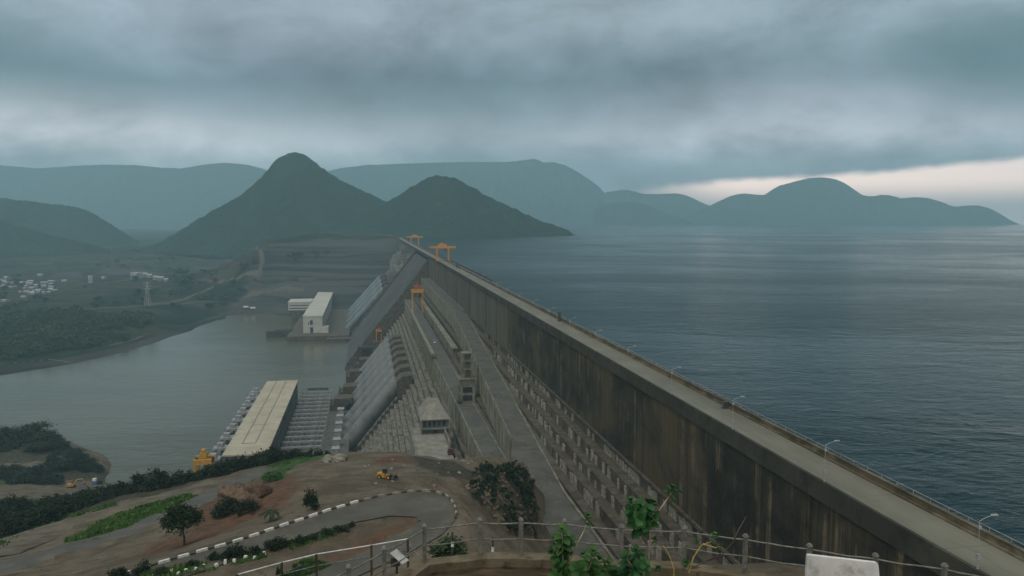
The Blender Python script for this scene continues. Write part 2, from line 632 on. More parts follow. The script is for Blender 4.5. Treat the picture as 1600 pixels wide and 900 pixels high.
    M['grass'] = leafy('grass_blades', (.035, .085, .015), (.08, .165, .03), .3)
    M['stone'] = noisy('broken_stone', (.12, .09, .06), (.22, .17, .125), 1.5, c2=(.20, .14, .10), scale2=1.2)
    M['rockdark'] = noisy('mossy_rock', (.040, .040, .022), (.105, .085, .055), .5, bump_d=.4)
    M['boulder'] = noisy('red_brown_rock', (.085, .056, .036), (.18, .122, .082), .5, c2=(.05, .036, .024), scale2=1.1, bump_d=.4)
    M['housewall'] = noisy('pale_house_wall', (.24, .24, .23), (.36, .355, .335), .05)
    M['houseroof'] = noisy('grey_tin_roof', (.26, .27, .28), (.40, .40, .40), .1)
    # --- roofs etc. done; water
    m, g, b = new_mat('lake_water')
    v = geopos(g)
    b.inputs['Base Color'].default_value = (.000, .015, .018, 1)
    b.inputs['IOR'].default_value = 1.24
    b.inputs['Specular IOR Level'].default_value = .5
    rot = (0, 0, R(-14))
    w0 = g.noise(g.mapping(v, (.030, .065, .1), (7, 3, 0), rot), 1.0, 4, .6, .8)
    w1 = g.noise(g.mapping(v, (.18, .30, .1), (0, 0, 0), rot), 1.0, 5, .66, 1.0)
    w2 = g.noise(g.mapping(v, (.45, 1.0, .3), (5, 1, 0), (0, 0, R(8))), 1.0, 3, .6)
    gust = g.m('ADD', g.m('MULTIPLY', g.noise(g.mapping(v, (.0011, .0021, .004), (3, 1, 0), rot), 1.0, 4, .6, 1.2), .6),
               g.m('MULTIPLY', g.noise(g.mapping(v, (.0045, .0075, .004), (3, 1, 0), rot), 1.0, 6, .66, .8), .4))
    gs = g.m('MULTIPLY_ADD', g.ss(gust, .40, .60), .95, .28)
    h = g.m('MULTIPLY', g.m('ADD', g.m('MULTIPLY_ADD', w0, 3.2, g.m('MULTIPLY', w1, 1.9)), g.m('MULTIPLY', w2, .30)), gs)
    bump(g, b, h, .55, 1.0)
    g.put(b.inputs['Roughness'], g.m('MULTIPLY_ADD', gs, .10, .08))
    M['lake'] = m
    m, g, b = new_mat('river_water')
    v = geopos(g)
    n = g.noise(g.mapping(v, (.004, .009, .01)), 1.0, 5, .6, .5)
    g.put(b.inputs['Base Color'], g.mix(g.ss(n, .35, .65), (.072, .070, .042), (.102, .098, .064)))
    b.inputs['IOR'].default_value = 1.33
    w = g.noise(g.mapping(v, (.05, .09, .1)), 1.0, 4, .6)
    gs = g.ss(g.noise(g.mapping(v, (.003, .011, .01), (8, 8, 0)), 1.0, 4, .6), .35, .65)
    bump(g, b, g.m('MULTIPLY', w, g.m('MULTIPLY_ADD', gs, .8, .2)), .6)
    b.inputs['Roughness'].default_value = .18
    M['river'] = m

    # --- near hillside: earth, red soil and rough green, chosen by surface attributes plus noise
    m, g, b = new_mat('hillside_soil')
    v = geopos(g)
    at_g = g.n('ShaderNodeAttribute', attribute_name='green').outputs['Fac']
    at_r = g.n('ShaderNodeAttribute', attribute_name='red').outputs['Fac']
    at_d = g.n('ShaderNodeAttribute', attribute_name='dark').outputs['Fac']
    n1 = g.noise(v, .11, 7, .65)
    n2 = g.noise(g.mapping(v, (1, 1, 1), (50, 3, 0)), .45, 6, .65)
    n3 = g.noise(v, 1.7, 5, .65)
    soil = g.mix(g.ss(n1, .35, .65), (.080, .064, .043), (.160, .132, .095))
    soil = g.mix(g.m('MULTIPLY', g.ss(n2, .53, .68), .8), soil, (.070, .054, .036))
    n5 = g.noise(g.mapping(v, (1, 1, 1), (3, 60, 0)), 2.6, 4, .7)
    soil = g.mix(g.m('MULTIPLY', g.ss(n5, .58, .70), .55), soil, (.22, .195, .155))
    soil = g.mix(g.m('MULTIPLY', g.ss(n5, .40, .30), .6), soil, (.055, .045, .032))
    red = g.mix(g.ss(n2, .35, .62), (.070, .038, .022), (.135, .076, .045))
    col = g.mix(g.m('MULTIPLY', g.ss(g.m('ADD', at_r, g.m('SUBTRACT', n2, .5)), .30, .60), .95), soil, red)
    gr = g.mix(g.ss(n3, .35, .65), (.022, .048, .014), (.065, .115, .028))
    col = g.mix(g.ss(g.m('ADD', at_g, g.m('MULTIPLY', g.m('SUBTRACT', n2, .5), 1.3)), .40, .58), col, gr)
    dk = g.mix(g.ss(n2, .4, .6), (.030, .034, .020), (.070, .064, .044))
    col = g.mix(g.ss(g.m('ADD', at_d, g.m('MULTIPLY', g.m('SUBTRACT', n1, .5), 1.3)), .40, .60), col, dk)
    g.put(b.inputs['Base Color'], col)
    b.inputs['Roughness'].default_value = .9
    b.inputs['Specular IOR Level'].default_value = .2
    bump(g, b, g.noise(v, .8, 8, .68), .5)
    M['hillside'] = m

    # --- far valley floor: fields, scrub, quarried benches
    m, g, b = new_mat('valley_ground')
    v = geopos(g)
    at_g = g.n('ShaderNodeAttribute', attribute_name='green').outputs['Fac']
    at_d = g.n('ShaderNodeAttribute', attribute_name='dark').outputs['Fac']
    at_p = g.n('ShaderNodeAttribute', attribute_name='pale').outputs['Fac']
    n1 = g.noise(g.mapping(v, (.004, .0055, .004)), 1.0, 7, .62, .5)
    n2 = g.noise(g.mapping(v, (.018, .018, .018), (7, 1, 0)), 1.0, 6, .65)
    col = g.mix(g.ss(n1, .40, .58), (.010, .022, .014), (.048, .044, .032))
    col = g.mix(g.m('MULTIPLY', g.ss(n2, .50, .60), .75), col, (.010, .022, .013))
    gn = g.mix(g.ss(n2, .38, .62), (.010, .024, .014), (.030, .055, .022))
    col = g.mix(g.ss(g.m('ADD', at_g, g.m('SUBTRACT', n2, .5)), .38, .62), col, gn)
    sepv = g.n('ShaderNodeSeparateXYZ')
    g.put(sepv.inputs[0], v)
    band = g.noise(g.mapping(v, (.002, .002, .11)), 1.0, 3, .6)
    dk = g.mix(g.ss(band, .40, .60), (.022, .026, .026), (.062, .062, .056))
    col = g.mix(g.ss(g.m('ADD', at_d, g.m('MULTIPLY', g.m('SUBTRACT', n2, .5), .6)), .40, .60), col, dk)
    col = g.mix(g.ss(g.m('ADD', at_p, g.m('MULTIPLY', g.m('SUBTRACT', n2, .5), 1.2)), .42, .62), col, (.10, .09, .072))
    g.put(b.inputs['Base Color'], col)
    b.inputs['Roughness'].default_value = .95
    b.inputs['Specular IOR Level'].default_value = .1
    bump(g, b, g.noise(v, .05, 6, .65), 4)
    M['valley'] = m

    # --- forested hills
    m, g, b = new_mat('forested_slope')
    v = geopos(g)
    n1 = g.noise(g.mapping(v, (1, 1, .35)), .0045, 7, .64, .4)
    n2 = g.noise(v, .05, 6, .72)
    col = g.mix(g.ss(n1, .40, .60), (.005, .024, .018), (.013, .040, .024))
    col = g.mix(g.m('MULTIPLY', g.ss(n2, .42, .62), .7), col, (.012, .024, .014))
    n4 = g.noise(g.mapping(v, (1, 1, 1.5), (900, 40, 0)), .010, 4, .6)
    col = g.mix(g.m('MULTIPLY', g.ss(n4, .68, .76), .4), col, (.07, .08, .065))
    g.put(b.inputs['Base Color'], col)
    b.inputs['Roughness'].default_value = .95
    b.inputs['Specular IOR Level'].default_value = .1
    bump(g, b, g.noise(v, .06, 4, .7), 8)
    M['forest'] = m
    M['ground'] = noisy('valley_base', (.05, .06, .035), (.11, .095, .065), .01)


make_materials()

# ================================================================== LARGE STRUCTURE
Z_LAKE, Z_RIVER = -5.0, -140.0

# ground sheet, lake, river -----------------------------------------
mb = MB()
gx = np.linspace(-9600, 9600, 13)
X, Y = np.meshgrid(gx, np.linspace(-900, 9600, 9))
mb.grid(X, Y, np.full_like(X, -152.0))
tag(mb.build('ground', M['ground']), kind='structure')

lake_pts = [P(T2 + .6, -500), P(T2 + .6, 2080), Vector((-420, 2560, 0)), Vector((-1000, 4000, 0)), Vector((-1500, 6000, 0)),
            Vector((-2200, 9500, 0)), Vector((9500, 9500, 0)), Vector((9500, -800, 0)), Vector((700, -800, 0))]
mb = MB()
mb.add([(p.x, p.y, Z_LAKE) for p in lake_pts], [tuple(range(len(lake_pts)))[::-1]])
tag(mb.build('lake_water', M['lake']), kind='structure')

mb = MB()
mb.bx(-3500, 90, 330, 1760, Z_RIVER - 1, Z_RIVER)
tag(mb.build('river_water', M['river']), kind='structure')


# thin-plate interpolation of control points ------------------------
class TPS:
    def __init__(self, pts, smooth=0.0):
        A = np.array(pts, float)
        self.xy = A[:, :2] / 100.0
        n = len(A)
        K = self.k(self.xy[:, None, :], self.xy[None, :, :]) + np.eye(n) * smooth
        Q = np.hstack([np.ones((n, 1)), self.xy])
        S = np.block([[K, Q], [Q.T, np.zeros((3, 3))]])
        self.w = np.linalg.solve(S, np.concatenate([A[:, 2], np.zeros(3)]))

    @staticmethod
    def k(a, b):
        return np.sqrt(((a - b) ** 2).sum(-1) + 1e-6)     # biharmonic-like, no overshoot

    def __call__(self, X, Y):
        X = np.asarray(X, float)
        Y = np.asarray(Y, float)
        p = np.stack([X.ravel(), Y.ravel()], -1) / 100.0
        out = np.empty(len(p))
        n = len(self.xy)
        for i in range(0, len(p), 20000):
            q = p[i:i + 20000]
            out[i:i + 20000] = self.k(q[:, None, :], self.xy[None]) @ self.w[:n] + self.w[n] + q @ self.w[n + 1:]
        return out.reshape(X.shape)


def inside(poly, X, Y):
    poly = np.asarray(poly)[:, :2]
    c = np.zeros(X.shape, bool)
    j = len(poly) - 1
    for i in range(len(poly)):
        xi, yi = poly[i]
        xj, yj = poly[j]
        cond = ((yi > Y) != (yj > Y)) & (X < (xj - xi) * (Y - yi) / (yj - yi + 1e-12) + xi)
        c ^= cond
        j = i
    return c


def dist_poly(poly, X, Y, closed=True):
    poly = np.asarray(poly)[:, :2]
    d = np.full(X.shape, 1e9)
    n = len(poly)
    for i in range(n if closed else n - 1):
        a = poly[i]
        b = poly[(i + 1) % n]
        ab = b - a
        t = np.clip(((X - a[0]) * ab[0] + (Y - a[1]) * ab[1]) / (ab @ ab + 1e-9), 0, 1)
        d = np.minimum(d, np.hypot(X - a[0] - t * ab[0], Y - a[1] - t * ab[1]))
    return d


# near hillside -----------------------------------------------------
ROAD_Z = -2.0
KERB_PX = [(150, 912), (205, 895), (250, 881), (300, 867), (345, 854), (400, 837), (440, 823), (480, 810), (515, 798), (555, 786),
           (595, 776), (640, 769), (672, 768), (695, 774), (708, 786), (713, 800), (710, 814)]
KERB = [at_z(px, py, ROAD_Z) for px, py in KERB_PX]
LOOP_OUT = KERB + [at_z(px, py, ROAD_Z) for px, py in [(690, 836), (650, 858), (600, 882), (560, 900), (500, 930)]]
LOOP_IN = [at_z(px, py, ROAD_Z) for px, py in [(400, 935), (470, 903), (540, 875), (590, 852), (640, 827), (655, 816), (650, 808), (610, 806), (550, 817),
                                               (495, 833), (430, 852), (340, 884), (250, 915)]]
LOOP_POLY = LOOP_OUT + LOOP_IN


def ctl_near():
    c = []

    def a(px, py, d):
        c.append(tuple(at(px, py, d)))
    # spit by the river
    for q in [(0, 676, 660), (60, 676, 655), (100, 690, 620), (140, 714, 590), (180, 754, 565), (40, 702, 600), (30, 727, 560), (100, 732, 555),
              (60, 762, 510), (120, 762, 510), (150, 760, 540), (-60, 700, 620), (-60, 740, 540), (90, 780, 450)]:
        a(*q)
    for q in [(0, 676, 720), (60, 676, 715), (110, 690, 690), (170, 714, 650), (215, 754, 610), (230, 770, 520), (-60, 680, 720), (-200, 690, 700)]:
        v = at(*q)
        c.append((v.x, v.y, -150))
    # hill brow, along the hedge
    for q in [(-60, 815, 300), (0, 805, 295), (100, 792, 290), (200, 772, 285), (300, 748, 275), (380, 728, 280), (430, 717, 285), (520, 710, 280),
              (600, 708, 272), (650, 714, 262), (720, 720, 258), (765, 718, 262)]:
        a(*q)
    for px, d, z in [(0, 365, -100), (100, 360, -98), (200, 350, -95), (300, 345, -90), (380, 345, -82), (430, 345, -80), (520, 340, -76), (600, 335, -68),
                     (680, 330, -66), (760, 320, -62), (100, 420, -120), (200, 420, -138), (300, 410, -136), (380, 410, -128), (430, 420, -128), (520, 420, -122),
                     (600, 420, -108), (680, 410, -94), (300, 470, -152), (200, 480, -152), (380, 480, -146), (430, 500, -140), (520, 500, -135),
                     (600, 520, -125), (700, 520, -120), (300, 620, -155), (450, 640, -150), (620, 660, -150)]:
        r = ray(px, 720)
        c.append((r[0] * d, d, z))
    # hill body
    for q in [(0, 893, 150), (0, 850, 192), (100, 860, 166), (200, 835, 166), (280, 800, 190), (350, 765, 222), (410, 740, 247), (150, 800, 228),
              (60, 830, 228), (250, 772, 252), (200, 810, 195), (120, 838, 195), (285, 850, 140), (250, 872, 124), (300, 830, 152), (400, 800, 158),
              (400, 775, 182), (355, 790, 172), (440, 760, 192), (480, 735, 228), (480, 775, 166), (560, 750, 187), (602, 746, 197), (640, 730, 217),
              (720, 752, 190), (690, 742, 205), (730, 790, 150), (735, 830, 132), (800, 850, 183), (838, 850, 214), (839, 830, 228), (760, 866, 150), (740, 765, 195),
              (800, 760, 215), (780, 725, 250), (835, 800, 226), (820, 735, 255)]:
        a(*q)
    for px, py, z in [(852, 742, -50), (858, 765, -51), (864, 790, -52), (872, 815, -52), (890, 840, -52), (835, 722, -48)]:
        v = at_z(px, py, z)
        c.append(tuple(v))
    for p in LOOP_POLY:
        c.append((p.x, p.y, ROAD_Z - .2))
    # slope under the viewing terrace, and round the camera
    for q in [(0, 60, 12), (-15, 62, 12), (-35, 70, 8), (12, 60, 9), (30, 60, 2), (-5, 85, 1), (-25, 90, 0), (-50, 95, -3), (10, 92, -8), (22, 100, -20), (28, 140, -42),
              (20, 160, -42), (0, 34, 29.5), (15, 34, 28), (-12, 34, 28), (-30, 30, 25), (30, 30, 24), (45, 60, -10), (50, 110, -40), (0, 27, 33.6), (10, 26, 33.6), (-6, 24, 33.4),
              (0, 20, 33.2), (8, 19, 33.2), (0, 12, 38), (6, 12, 38), (-6, 12, 38), (0, 5, 41), (0, 0, 43.2), (-20, 0, 42), (20, 0, 42), (0, -30, 44),
              (-40, -30, 40), (40, -30, 40), (60, 20, 10), (-60, 30, 20), (-90, 80, 0), (-110, 130, -20), (66, 60, -6), (66, 140, -40), (40, 190, -55), (60, 240, -70),
              (-160, 200, -45), (-240, 260, -70), (-400, 400, -110)]:
        c.append(q)
    return c


_near = TPS(ctl_near())
_kerb_np = np.array([(p.x, p.y) for p in LOOP_POLY])
MOUND_C = at(795, 785, 212)


def near_z(X, Y, detail=True):
    X = np.asarray(X, float)
    Y = np.asarray(Y, float)
    z = _near(X, Y)
    ins = inside(_kerb_np, X, Y)
    d = dist_poly(_kerb_np, X, Y)
    w = np.where(ins, 1.0, np.clip(1 - d / 6.0, 0, 1))
    w = w * w * (3 - 2 * w)
    if detail:
        amp = np.clip((Y - 70) / 80, 0, 1) * .9
        z = z + amp * (1 - w) * (fbm(X / 22, Y / 22, 5, 3) * 2.6 + np.abs(fbm(X / 9, Y / 9, 4, 8)) * .9)
    return z * (1 - w) + (ROAD_Z - .12) * w


def near_pt(px, py, lo=60, hi=None):
    """where the sight line meets the hillside (or comes nearest to it)"""
    a, b = ray(px, py)
    if hi is None:
        hi = 640 if lo >= 300 else 300
    d = np.linspace(lo, hi, 1200)
    gap = near_z(a * d, d) - (CAM_H + b * d)
    k = int(np.argmax(gap >= 0)) if (gap >= 0).any() else int(np.argmax(gap))
    return Vector((a * d[k], d[k], float(near_z(np.array([a * d[k]]), np.array([d[k]]))[0])))


mb = MB()
ys = np.concatenate([np.linspace(17, 60, 22), np.geomspace(62, 700, 210)])
as_ = np.linspace(-1.0, .55, 330)
A_, Y_ = np.meshgrid(as_, ys)
X_ = A_ * Y_
Z_ = near_z(X_, Y_)
Tt = X_ * N.x + Y_ * N.y                                   # keep the soil inside the dam body near the crest wall
Z_ = np.where(Tt > 74, np.minimum(Z_, -30 - (Tt - 74) * 1.5), Z_)
mb.grid(X_, Y_, Z_)
Xb, Yb = np.meshgrid(np.linspace(-60, 60, 41), np.linspace(-40, 17.5, 24))
mb.grid(Xb, Yb, near_z(Xb, Yb) - .03)
hill_o = mb.build('hillside', M['hillside'], smooth=True)
tag(hill_o, kind='structure')


def near_attr():
    me = hill_o.data
    co = np.empty(len(me.vertices) * 3)
    me.vertices.foreach_get('co', co)
    co = co.reshape(-1, 3)

    def poly(pxs):
        return np.array([tuple(near_pt(*q, 300 if q[0] < 190 and q[1] < 765 and min(p[1] for p in pxs) < 745 else 60))[:2] for q in pxs])

    def mask(polys, soft):
        v = np.zeros(len(co))
        for pl in polys:
            i = inside(pl, co[:, 0], co[:, 1])
            d = dist_poly(pl, co[:, 0], co[:, 1])
            v = np.maximum(v, np.clip(.5 + np.where(i, d, -d) / soft, 0, 1))
        return v
    green = mask([poly([(100, 845), (165, 810), (250, 782), (300, 772), (310, 778), (260, 805), (200, 832), (130, 850)]),
                  poly([(405, 750), (418, 729), (455, 713), (515, 711), (500, 717), (464, 726), (440, 750)]),
                  poly([(480, 790), (483, 776), (495, 775), (495, 790)]),
                  poly([(0, 700), (40, 690), (90, 690), (70, 708), (0, 714)]),
                  poly([(0, 840), (100, 800), (180, 782), (180, 790), (100, 812), (0, 856)])], 10)
    spit = mask([poly([(-40, 672), (60, 668), (140, 712), (185, 752), (120, 752), (96, 734), (76, 736), (70, 708), (-40, 706)]), poly([(-40, 736), (80, 736), (90, 760), (-40, 760)])], 14)
    green = np.maximum(green, spit * .62)
    red = mask([poly([(300, 795), (400, 752), (460, 742), (470, 765), (430, 800), (330, 840), (210, 872), (240, 850), (300, 835)]),
                poly([(0, 716), (60, 710), (70, 730), (0, 740)]), poly([(580, 718), (620, 712), (640, 720), (600, 728)]),
                poly([(520, 880), (560, 850), (640, 812), (650, 816), (590, 850)])], 10)
    dark = mask([poly([(-40, 672), (60, 668), (140, 712), (185, 752), (120, 752), (40, 742), (-40, 742)]), poly([(640, 712), (700, 720), (760, 745), (690, 745), (660, 730)]),
                 poly([(0, 672), (60, 668), (140, 712), (185, 752), (100, 745), (60, 720), (100, 700), (60, 690)]),
                 poly([(0, 812), (120, 780), (330, 735), (330, 745), (130, 800), (0, 830)]),
                 poly([(350, 800), (345, 780), (410, 770), (400, 790)])], 9)
    brow = (co[:, 1] > 292) & (co[:, 1] < 450)
    dark = np.maximum(dark, brow * .75)
    for nm, vv in (('green', green), ('red', red), ('dark', dark)):
        me.attributes.new(nm, 'FLOAT', 'POINT').data.foreach_set('value', vv.astype(np.float32))


near_attr()


def drape(name, poly_pts, mat, dz=.12, res=1.2, kind='structure'):
    """a road surface: polygon filled with a fine grid laid on the hillside"""
    pl = np.array([(p[0], p[1]) for p in poly_pts])
    x0, y0 = pl.min(0)
    x1, y1 = pl.max(0)
    xs = np.arange(x0 - res, x1 + res, res)
    ys2 = np.arange(y0 - res, y1 + res, res)
    X, Y = np.meshgrid(xs, ys2)
    ins = inside(pl, X, Y)
    Z = near_z(X, Y) + dz
    idx = -np.ones(X.shape, int)
    mbx = MB()
    r, c = X.shape
    for i in range(r - 1):
        for j in range(c - 1):
            if ins[i, j] and ins[i + 1, j] and ins[i, j + 1] and ins[i + 1, j + 1]:
                q = []
                for (a, b) in ((i, j), (i, j + 1), (i + 1, j + 1), (i + 1, j)):
                    if idx[a, b] < 0:
                        idx[a, b] = len(mbx.v)
                        mbx.v.append((X[a, b], Y[a, b], Z[a, b]))
                    q.append(idx[a, b])
                mbx.f.append(tuple(q))
                mbx.mi.append(0)
    return tag(mbx.build(name, mat, smooth=True), kind=kind)


def strip_road(name, px_list, widths, mat, dz=.14, lo=60):
    pts = [near_pt(*q, lo) for q in px_list]
    # smooth centre line
    P2 = []
    for i in range(len(pts) - 1):
        p0, p1, p2, p3 = pts[max(i - 1, 0)], pts[i], pts[i + 1], pts[min(i + 2, len(pts) - 1)]
        for k in range(14):
            t = k / 14
            P2.append((.5 * ((2 * p1) + (p2 - p0) * t + (2 * p0 - 5 * p1 + 4 * p2 - p3) * t * t + (3 * p1 - p0 - 3 * p2 + p3) * t ** 3),
                       widths[i] + (widths[i + 1] - widths[i]) * t))
    mbx = MB()
    nw = 7
    rows = []
    for i, (p, w) in enumerate(P2):
        d = (P2[min(i + 1, len(P2) - 1)][0] - P2[max(i - 1, 0)][0])
        s = Vector((d.y, -d.x, 0)).normalized()
        jl = random.uniform(-.3, .3)
        rows.append([(p + s * (w * (k / (nw - 1) - .5) + (jl if k in (0, nw - 1) else 0))) for k in range(nw)])
    X = np.array([[q.x for q in r] for r in rows])
    Y = np.array([[q.y for q in r] for r in rows])
    Z = near_z(X, Y) + dz
    Z = Z * .6 + Z.mean(1, keepdims=True) * .4 + .15
    mbx.grid(X, Y, Z)
    return tag(mbx.build(name, mat, smooth=True), kind='structure')


# the loop road (flat) and the lower roads
def loop_surface():
    pl = LOOP_POLY
    mbx = MB()
    a = [Vector(p) for p in LOOP_OUT]
    b = [Vector(p) for p in LOOP_IN][::-1]

    def resample(q, n):
        L = [0]
        for i in range(1, len(q)):
            L.append(L[-1] + (q[i] - q[i - 1]).length)
        out = []
        for k in range(n):
            t = L[-1] * k / (n - 1)
            i = max(j for j in range(len(q)) if L[j] <= t + 1e-9)
            i = min(i, len(q) - 2)
            out.append(q[i].lerp(q[i + 1], (t - L[i]) / max(L[i + 1] - L[i], 1e-9)))
        return out
    # pair the outer and inner edges by bend
    n = 90
    ka = [0, .70, 1]
    ao = resample(a, n)
    # inner runs opposite tip at index of minimum distance
    bo = resample(b, n)
    X = np.array([[p.x + (q.x - p.x) * k / 6 for k in range(7)] for p, q in zip(ao, bo)])
    Y = np.array([[p.y + (q.y - p.y) * k / 6 for k in range(7)] for p, q in zip(ao, bo)])
    mbx.grid(X, Y, np.full_like(X, ROAD_Z + .05))
    return tag(mbx.build('road', M['asphalt'], smooth=True), kind='structure')


loop_surface()
strip_road('road', [(-40, 905), (60, 876), (150, 848), (230, 822), (300, 792), (350, 766), (395, 745), (425, 731)],
           [16, 13, 10, 9, 9, 9, 8, 7], M['asphalt'])
strip_road('dirt_road', [(-30, 872), (50, 838), (130, 812), (215, 788), (290, 766), (350, 750)], [16, 16, 14, 11, 12, 10], M['dirtroad'])
strip_road('dirt_road', [(70, 775), (110, 770), (150, 760), (175, 752)], [16, 20, 22, 10], M['dirtroad'], lo=300)
strip_road('dirt_road', [(-20, 730), (30, 728), (70, 722)], [18, 20, 14], M['dirtroad'], lo=300)

# far valley --------------------------------------------------------


def ctl_far():
    c = []

    def a(px, py, d):
        c.append(tuple(at(px, py, d)))
    shore = [(-200, 600), (-100, 592), (0, 586), (50, 578), (100, 570), (150, 560), (200, 548), (250, 532), (300, 516), (345, 499), (380, 490), (430, 487), (470, 486)]
    for px, py in shore:
        v = at_z(px, py, -139.8)
        c.append(tuple(v))
        c.append((v.x * .93, v.y * .93, -149))
        v2 = at_z(px, py - 12, -139.8)
        c.append((v2.x, v2.y, -132))
    for q in [(100, 520, 1190), (250, 502, 1370), (0, 542, 1110), (100, 482, 1450), (250, 472, 1560), (0, 462, 1700), (100, 442, 2000), (250, 442, 1950),
              (350, 445, 1850), (0, 422, 2300), (150, 412, 2500), (250, 402, 2700), (350, 402, 2600), (400, 417, 2250), (300, 387, 3050), (100, 397, 2900),
              (0, 392, 3000), (450, 400, 2420), (500, 383, 2250), (530, 371, 2150), (-200, 432, 2300), (-200, 502, 1400), (-200, 560, 1090), (350, 468, 1650),
              (400, 468, 1680), (430, 440, 1850), (460, 410, 2150), (-200, 400, 3000), (-350, 520, 1250), (-350, 440, 2100), (200, 392, 2950)]:
        a(*q)
    for t in (70, 0, -80, -160, -240):
        k = (70 - t) / 310
        for s, z in ((2000 + 60 * k, -1), (1900 + 40 * k, -32), (1790, -72), (1690 - 20 * k, -112), (1630 - 30 * k, -137), (1560 - 60 * k, -149), (1400, -152)):
            p = P(t, s)
            c.append((p.x, p.y, z))
    for s in (2060, 2150, 2350, 2600):
        p = P(76, s)
        c.append((p.x, p.y, 0))
        p = P(140, s)
        c.append((p.x, p.y, -16))
        p = P(-150, s)
        c.append((p.x, p.y, 4))
    for x, y, z in [(-1500, 4000, -50), (-2600, 4000, -50), (-600, 4000, 0), (-2500, 5600, -40), (-1200, 5600, -20), (-3200, 3000, -60), (-3000, 1500, -100),
                    (-2400, 850, -149), (-1200, 800, -149), (-600, 850, -150), (-200, 1200, -150), (0, 1250, -150), (100, 900, -150)]:
        c.append((x, y, z))
    return c


_far = TPS(ctl_far())


def far_z(X, Y):
    z = _far(X, Y)
    land = np.clip((z + 139) / 12, 0, 1)
    z = z + land * (fbm(X / 160, Y / 160, 5, 21) * 9 + fbm(X / 30, Y / 30, 3, 5) * 1.5)
    # quarried benches on the abutment that faces us
    t = X * N.x + Y * N.y
    s = X * U.x + Y * U.y
    w = np.clip((s - 1560) / 40, 0, 1) * np.clip((2030 - s) / 40, 0, 1) * np.clip((t + 300) / 50, 0, 1)
    st = 13.0
    zz = z + fbm(X / 90, Y / 90, 3, 4) * 5
    q = np.floor(zz / st) * st + st * np.clip((zz / st - np.floor(zz / st)) * 2.6 - .8, 0, 1)
    return z * (1 - w) + q * w


def far_pt(px, py, lo=900, hi=5500):
    a, b = ray(px, py)
    d = np.linspace(lo, hi, 2600)
    zt = far_z(a * d, d)
    k = np.argmax((zt >= CAM_H + b * d) & (zt > -140))
    return Vector((a * d[k], d[k], float(zt[k])))


mb = MB()
ys = np.geomspace(820, 6000, 300)
as_ = np.linspace(-1.05, .035, 300)
A_, Y_ = np.meshgrid(as_, ys)
X_ = A_ * Y_
mb.grid(X_, Y_, far_z(X_, Y_))
far_o = mb.build('valley_floor', M['valley'], smooth=True)
tag(far_o, kind='structure')


def far_attr():
    me = far_o.data
    co = np.empty(len(me.vertices) * 3)
    me.vertices.foreach_get('co', co)
    co = co.reshape(-1, 3)

    def poly(pxs):
        return np.array([tuple(far_pt(*q))[:2] for q in pxs])

    def mask(polys, soft):
        v = np.zeros(len(co))
        for pl, sf in polys:
            i = inside(pl, co[:, 0], co[:, 1])
            d = dist_poly(pl, co[:, 0], co[:, 1])
            v = np.maximum(v, np.clip(.5 + np.where(i, d, -d) / sf, 0, 1))
        return v

    def line(pxs, w):
        pl = poly(pxs)
        d = dist_poly(pl, co[:, 0], co[:, 1], closed=False)
        return np.clip(1.25 - d / w, 0, 1)
    green = mask([(poly([(-150, 560), (-150, 490), (0, 482), (110, 478), (120, 490), (230, 488), (240, 505), (190, 540), (60, 560), (0, 570)]), 90),
                  (poly([(410, 432), (450, 400), (500, 374), (540, 368), (520, 385), (470, 410), (430, 432)]), 60),
                  (poly([(270, 445), (275, 415), (300, 415), (300, 445)]), 60)], 80)
    t = co[:, 0] * N.x + co[:, 1] * N.y
    s = co[:, 0] * U.x + co[:, 1] * U.y
    dark = np.clip((s - 1480) / 80, 0, 1) * np.clip((2010 - s) / 20, 0, 1) * np.clip((t + 330) / 120, 0, 1)
    dark = np.maximum(dark, mask([(poly([(150, 428), (180, 405), (240, 408), (255, 428)]), 60), (poly([(300, 425), (310, 398), (390, 398), (395, 425)]), 60),
                                  (poly([(80, 440), (85, 425), (125, 425), (130, 440)]), 60)], 50))
    bank = np.clip(1 - np.abs(co[:, 2] + 138.5) / 6.5, 0, 1)
    dark = np.maximum(dark, bank * .8)
    pale = np.zeros(len(co))
    for pxs, w in [([(120, 484), (240, 477), (320, 470), (400, 462), (470, 455)], 12), ([(240, 474), (300, 462), (330, 450)], 14), ([(300, 439), (380, 434), (405, 428), (410, 405), (330, 386)], 9),
                   ([(0, 412), (80, 411), (200, 407), (290, 408), (350, 404)], 10), ([(100, 446), (180, 440), (210, 436)], 12), ([(170, 540), (210, 530), (225, 524)], 5),
                   ([(215, 432), (275, 426), (300, 424)], 10), ([(540, 368), (600, 368), (640, 368)], 11), ([(20, 568), (80, 562), (110, 566)], 4), ([(200, 405), (260, 396), (280, 402)], 8)]:
        pale = np.maximum(pale, line(pxs, w * .6))
    pale = np.maximum(pale, mask([(poly([(-100, 476), (-100, 450), (0, 448), (55, 452), (55, 468), (30, 474)]), 60)], 60) * .45)
    for nm, vv in (('green', green), ('dark', dark), ('pale', pale)):
        me.attributes.new(nm, 'FLOAT', 'POINT').data.foreach_set('value', vv.astype(np.float32))


far_attr()


